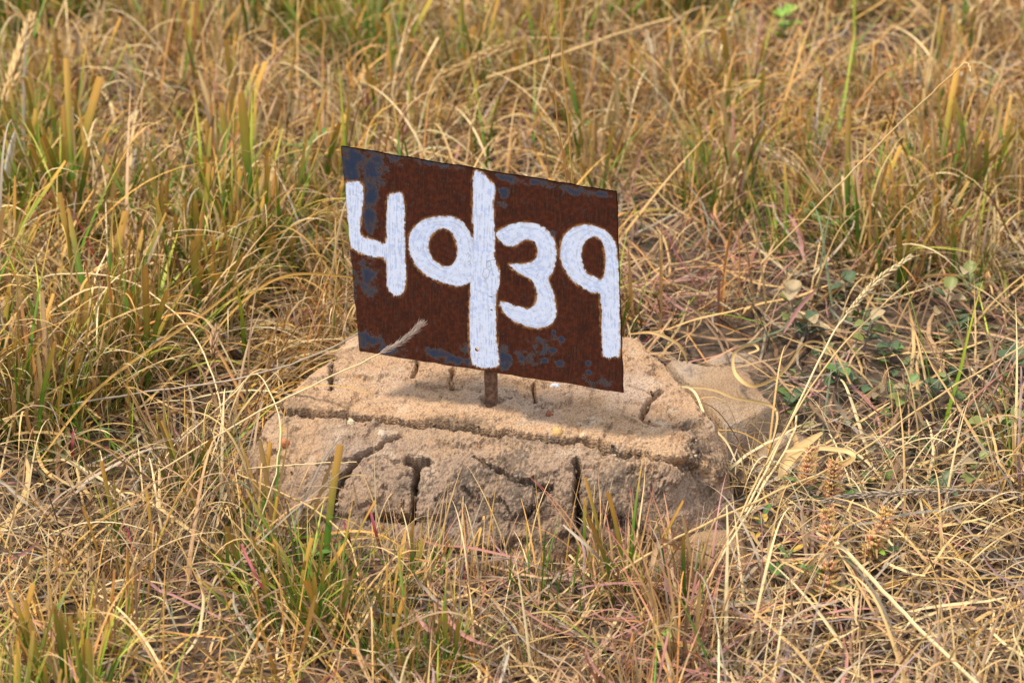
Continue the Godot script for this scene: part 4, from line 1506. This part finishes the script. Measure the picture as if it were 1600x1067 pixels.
	# single broad or looping blades
	strap("curled_blade", [[1330, 600, 0.06], [1300, 545, 0.085], [1260, 536, 0.09], [1225, 580, 0.075], [1180, 603, 0.06], [1150, 585, 0.06], [1148, 552, 0.07], [1175, 538, 0.078], [1185, 546, 0.076], [1170, 552, 0.072]], 0.0014, 0.003, "straw", "pale looping blade curled over the slab right of the sign", "grass blade", 1.2)
	strap("broad_blade", [[1218, 748, 0.045], [1228, 725, 0.055], [1250, 700, 0.06], [1285, 676, 0.062]], 0.002, 0.009, "straw", "broad pale dry leaf right of the boulder", "grass blade", 0.3, Vector3(0.2, 0.9, 0.5))
	strap("bent_blade", [[1228, 705, 0.065], [1270, 700, 0.07], [1320, 704, 0.07], [1334, 714, 0.068], [1320, 726, 0.06], [1300, 730, 0.055]], 0.002, 0.004, "straw", "folded straw blade lying across the broad leaf", "grass blade", 0.4, Vector3(0.1, 0.6, 0.8))
	strap("twisted_blade", [[1012, 920, 0.02], [1020, 880, 0.04], [1028, 850, 0.05], [1040, 845, 0.05], [1062, 858, 0.04]], 0.002, 0.0042, "tan", "kinked brown blade in front of the boulder's right end", "grass blade", 1.0)
	strap("twisted_blade", [[1030, 640, 0.08], [1060, 606, 0.085], [1085, 612, 0.08], [1105, 655, 0.07], [1135, 690, 0.06], [1150, 720, 0.05]], 0.001, 0.002, "pale", "pale blade draped in the gap between boulder and slab", "grass blade", 1.0)
	strap("twisted_blade", [[1060, 605, 0.08], [1110, 608, 0.078], [1150, 622, 0.07], [1200, 632, 0.06], [1215, 650, 0.055], [1205, 700, 0.04]], 0.001, 0.0024, "straw", "straw blade lying across the top of the slab", "grass blade", 0.6)
	strap("twisted_blade", [[985, 522, 0.09], [1020, 520, 0.1], [1060, 538, 0.09], [1075, 568, 0.07]], 0.001, 0.0026, "straw", "short blade arching beside the sign's lower right edge", "grass blade", 0.8)
	strap("red_blade", [[596, 865, 0.03], [585, 825, 0.055], [576, 788, 0.07]], 0.0008, 0.0024, "crimson", "dark red blade standing against the boulder's lower left", "grass blade", 0.2)
	strap("red_blade", [[548, 850, 0.03], [542, 830, 0.045], [536, 812, 0.05]], 0.0008, 0.0024, "crimson", "short red blade beside the dark red one", "grass blade", 0.2)
	strap("red_blade", [[1225, 520, 0.05], [1250, 480, 0.06], [1278, 450, 0.065]], 0.001, 0.004, "pink", "rosy broad blade behind the looping blade", "grass blade", 0.2)
	strap("red_blade", [[420, 940, 0.03], [400, 900, 0.05], [385, 870, 0.06], [376, 850, 0.065]], 0.001, 0.0024, "crimson", "purplish red blades below the boulder's left end", "grass blade", 0.3)
	strap("red_blade", [[112, 720, 0.03], [112, 695, 0.05], [114, 670, 0.06]], 0.001, 0.0024, "crimson", "deep red blade among the left tussocks", "grass blade", 0.2)
	strap("red_blade", [[0, 880, 0.045], [40, 862, 0.05], [65, 840, 0.05]], 0.001, 0.003, "pink", "rosy blade lying at the left border", "grass blade", 0.4)
	strap("red_blade", [[700, 968, 0.03], [672, 985, 0.04], [650, 960, 0.04]], 0.001, 0.003, "pink", "rosy blade in the short grass below the boulder", "grass blade", 0.4)
	strap("arched_blade", [[300, 560, 0.06], [380, 470, 0.1], [450, 430, 0.12], [540, 432, 0.11], [555, 440, 0.105]], 0.001, 0.0022, "gold", "golden blade arching towards the sign's left edge", "grass blade", 0.5)
	strap("arched_blade", [[60, 720, 0.04], [160, 600, 0.07], [330, 480, 0.1], [420, 400, 0.12]], 0.001, 0.0026, "gold", "long golden blade slanting up to the sign", "grass blade", 0.4)
	strap("arched_blade", [[945, 880, 0.03], [920, 855, 0.05], [880, 820, 0.06]], 0.001, 0.0024, "grey", "grey blade leaning left in front of the boulder", "grass blade", 0.3)
	# a sliver of bleached quill standing in the grass
	var qb := Buf.new()
	var q0 := at_y(14, 244, 0.075)
	var q1 := at_y(22, 202, 0.11)
	var ql := PackedVector3Array()
	var qr := PackedFloat32Array()
	var qc := PackedColorArray()
	for k in 9:
		ql.append((q1 - q0) * (k / 8.0 * 1.9 - 0.9) - Vector3(0, 0.002, 0))
		qr.append(0.0034 * (1.0 - pow(maxf(0, k / 8.0 - 0.45) / 0.55, 2.5) * 0.85))
		qc.append(Color(0.82, 0.8, 0.76))
	tube(qb, ql, qr, qc, 10)
	tag(put("white_sliver", qb.mesh(), mats.plain_leaf, self, Transform3D(Basis(), q0)), "small pointed white sliver standing in grass at the upper left border", "sliver")

	# flower spikes at the lower right
	flower_spike([[1288, 945, 0.0], [1291, 920, 0.02], [1297, 850, 0.055], [1292, 795, 0.08]], 0.12, 0.007, 17, [[0.2, -1.2, 0.022, "blue"], [0.25, 1.4, 0.026, "green"], [0.45, -1.6, 0.024, "green"], [0.1, 2.8, 0.02, "bright"]], "tallest tan flower spike of the herbs at lower right")
	flower_spike([[1300, 800, 0.01], [1301, 775, 0.03], [1302, 745, 0.05], [1306, 720, 0.065]], 0.35, 0.006, 10, [[0.3, 1.3, 0.02, "green"], [0.2, -1.4, 0.018, "blue"]], "pinkish flower spike right above the tallest one")
	flower_spike([[1252, 800, 0.01], [1258, 765, 0.035], [1262, 735, 0.055], [1268, 700, 0.07]], 0.45, 0.0052, 10, [[0.4, -1.5, 0.02, "green"], [0.3, 1.5, 0.016, "olive"], [0.2, 0.2, 0.018, "blue"]], "slim flower spike left of the pinkish spike")
	flower_spike([[1345, 905, 0.0], [1358, 868, 0.02], [1372, 835, 0.045], [1388, 795, 0.065]], 0.35, 0.0068, 10, [[0.3, 1.3, 0.026, "green"], [0.2, -1.2, 0.026, "green"], [0.4, 0.4, 0.022, "bright"], [0.35, 2.4, 0.024, "green"], [0.1, -0.3, 0.024, "green"]], "slanting orange flower spike over green leaves at lower right")
	# a creeping mat of small leaves over the bare soil on the right
	var lists := {}
	for k in 550:
		var px := Vector2(rng.randf_range(1215, 1680), rng.randf_range(400, 790))
		if noise_a.get_noise_2d(px.x * 0.13, px.y * 0.2) < 0.04:
			continue
		var at := at_y(px.x, px.y, 0.0)
		if inside_stone(at.x, at.z, 0.003):
			continue
		at.y = ground_y(at.x, at.z) + rng.randf_range(0.002, 0.014)
		var c: Color = [Color(0.09, 0.13, 0.05), Color(0.07, 0.11, 0.045), Color(0.15, 0.18, 0.06), Color(0.3, 0.23, 0.13), Color(0.22, 0.2, 0.09), Color(0.11, 0.18, 0.04)][rng.randi() % 6]
		var b := Basis(Vector3.UP, rng.randf() * TAU) * Basis(Vector3.RIGHT, rng.randf_range(-0.9, 0.3)) * Basis(Vector3.FORWARD, rng.randf_range(-0.5, 0.5))
		var which := rng.randi() % 3
		if not lists.has(which):
			lists[which] = []
		lists[which].append([Transform3D(b.scaled_local(Vector3.ONE * rng.randf_range(0.006, 0.0125)), at), shade_of(c)])
	var mat_of := Node3D.new()
	mat_of.name = "creeping_foliage"
	add_child(mat_of)
	tag(mat_of, "creeping mat of small dark leaves over bare soil at the right", "ground cover", "", "stuff")
	for which in lists:
		var mm := MultiMesh.new()
		mm.transform_format = MultiMesh.TRANSFORM_3D
		mm.use_colors = true
		mm.mesh = mats.leaves[which]
		mm.instance_count = lists[which].size()
		for k in lists[which].size():
			mm.set_instance_transform(k, lists[which][k][0])
			mm.set_instance_color(k, lists[which][k][1])
		var o := MultiMeshInstance3D.new()
		o.name = "small_leaves"
		o.multimesh = mm
		o.material_override = mats.plain_leaf
		o.set_meta("kind", "stuff")
		mat_of.add_child(o, true)
	# leafy herbs
	leafy_herb(1525, 425, 0.05, 6, 0.022, [["olive", 3], ["fawn", 1]], "olive round-leaved herb with two large leaves at right", 0.6)
	leafy_herb(1480, 445, 0.045, 6, 0.018, [["fawn", 2], ["blue", 2], ["olive", 1]], "faded round-leaved herb left of the large-leaved one")
	leafy_herb(1500, 500, 0.03, 8, 0.015, [["blue", 3], ["green", 2]], "dark bluish herb below the olive round-leaved herb")
	leafy_herb(1352, 500, 0.04, 8, 0.019, [["olive", 2], ["fawn", 2], ["blue", 2]], "grey-green round-leaved herb under the feathery ear")
	leafy_herb(1265, 500, 0.03, 8, 0.019, [["blue", 3], ["fawn", 1]], "bluish round-leaved herb behind the looping blade")
	leafy_herb(1305, 580, 0.03, 8, 0.017, [["blue", 3], ["green", 1]], "dark leaf rosette right of the looping blade")
	leafy_herb(1420, 600, 0.035, 8, 0.017, [["olive", 2], ["green", 2], ["fawn", 1]], "green leaf rosette in the middle of the dark soil at right")
	leafy_herb(1460, 590, 0.035, 6, 0.016, [["blue", 2], ["olive", 1]], "small leaf rosette just right of the green rosette")
	leafy_herb(1545, 660, 0.04, 7, 0.02, [["fawn", 2], ["olive", 2]], "tawny leaved herb near the right border")
	leafy_herb(1585, 650, 0.04, 7, 0.019, [["green", 3], ["olive", 2]], "green leaved herb cut by the right border")
	leafy_herb(1520, 715, 0.045, 9, 0.016, [["olive", 3], ["fawn", 1]], "tidy olive rosette above the long grey ear")
	leafy_herb(1480, 745, 0.035, 6, 0.014, [["blue", 3]], "small bluish rosette just below the olive rosette")
	leafy_herb(1240, 620, 0.025, 7, 0.019, [["blue", 3], ["green", 2]], "bluish leaves at the right edge of the slab")
	leafy_herb(1390, 540, 0.025, 8, 0.013, [["blue", 3], ["green", 1], ["pink", 0.6]], "tiny dark rosette below the feathery ear")
	leafy_herb(1250, 460, 0.045, 6, 0.02, [["olive", 2], ["fawn", 1]], "olive leaves between the reddish tuft and the feathery ear")
	leafy_herb(1325, 440, 0.03, 6, 0.018, [["blue", 2], ["fawn", 2]], "dull leaves behind the feathery ear's middle")
	leafy_herb(1580, 560, 0.03, 7, 0.018, [["blue", 3], ["green", 2]], "dark green herb at the right border beneath straws")
	leafy_herb(1210, 890, 0.02, 7, 0.016, [["blue", 2], ["green", 1]], "low bluish leaves left of the tallest flower spike")
	leafy_herb(1190, 800, 0.03, 6, 0.015, [["yellow", 3], ["green", 1]], "herb with yellowed leaves left of the flower spikes", 0.4, 1)
	leafy_herb(1230, 860, 0.03, 6, 0.015, [["yellow", 1], ["green", 2]], "half yellow narrow-leaved herb beside the tallest flower spike", 0.5, 1)
	leafy_herb(490, 215, 0.06, 7, 0.03, [["olive", 2], ["green", 2]], "blurred green herb with narrow leaves at the sign's upper left", 0.4, 1)
	leafy_herb(470, 275, 0.03, 7, 0.026, [["green", 2], ["blue", 2]], "low green leaves left of the plate's painted 4", 0.5, 1)
	leafy_herb(1228, 20, 0.05, 6, 0.022, [["bright", 1]], "bright lime leaves blurred at the top edge")
	leafy_herb(1048, 985, 0.03, 3, 0.014, [["bright", 2], ["green", 1]], "few bright green leaves low in the straw at the bottom", 0.4)
	leafy_herb(1320, 350, 0.03, 7, 0.018, [["green", 2], ["blue", 2]], "dull green herb right of the yellow-green tuft")
	leafy_herb(520, 850, 0.03, 6, 0.018, [["blue", 2], ["green", 2]], "dark green leaves at the foot of the boulder's left end", 0.3, 1)
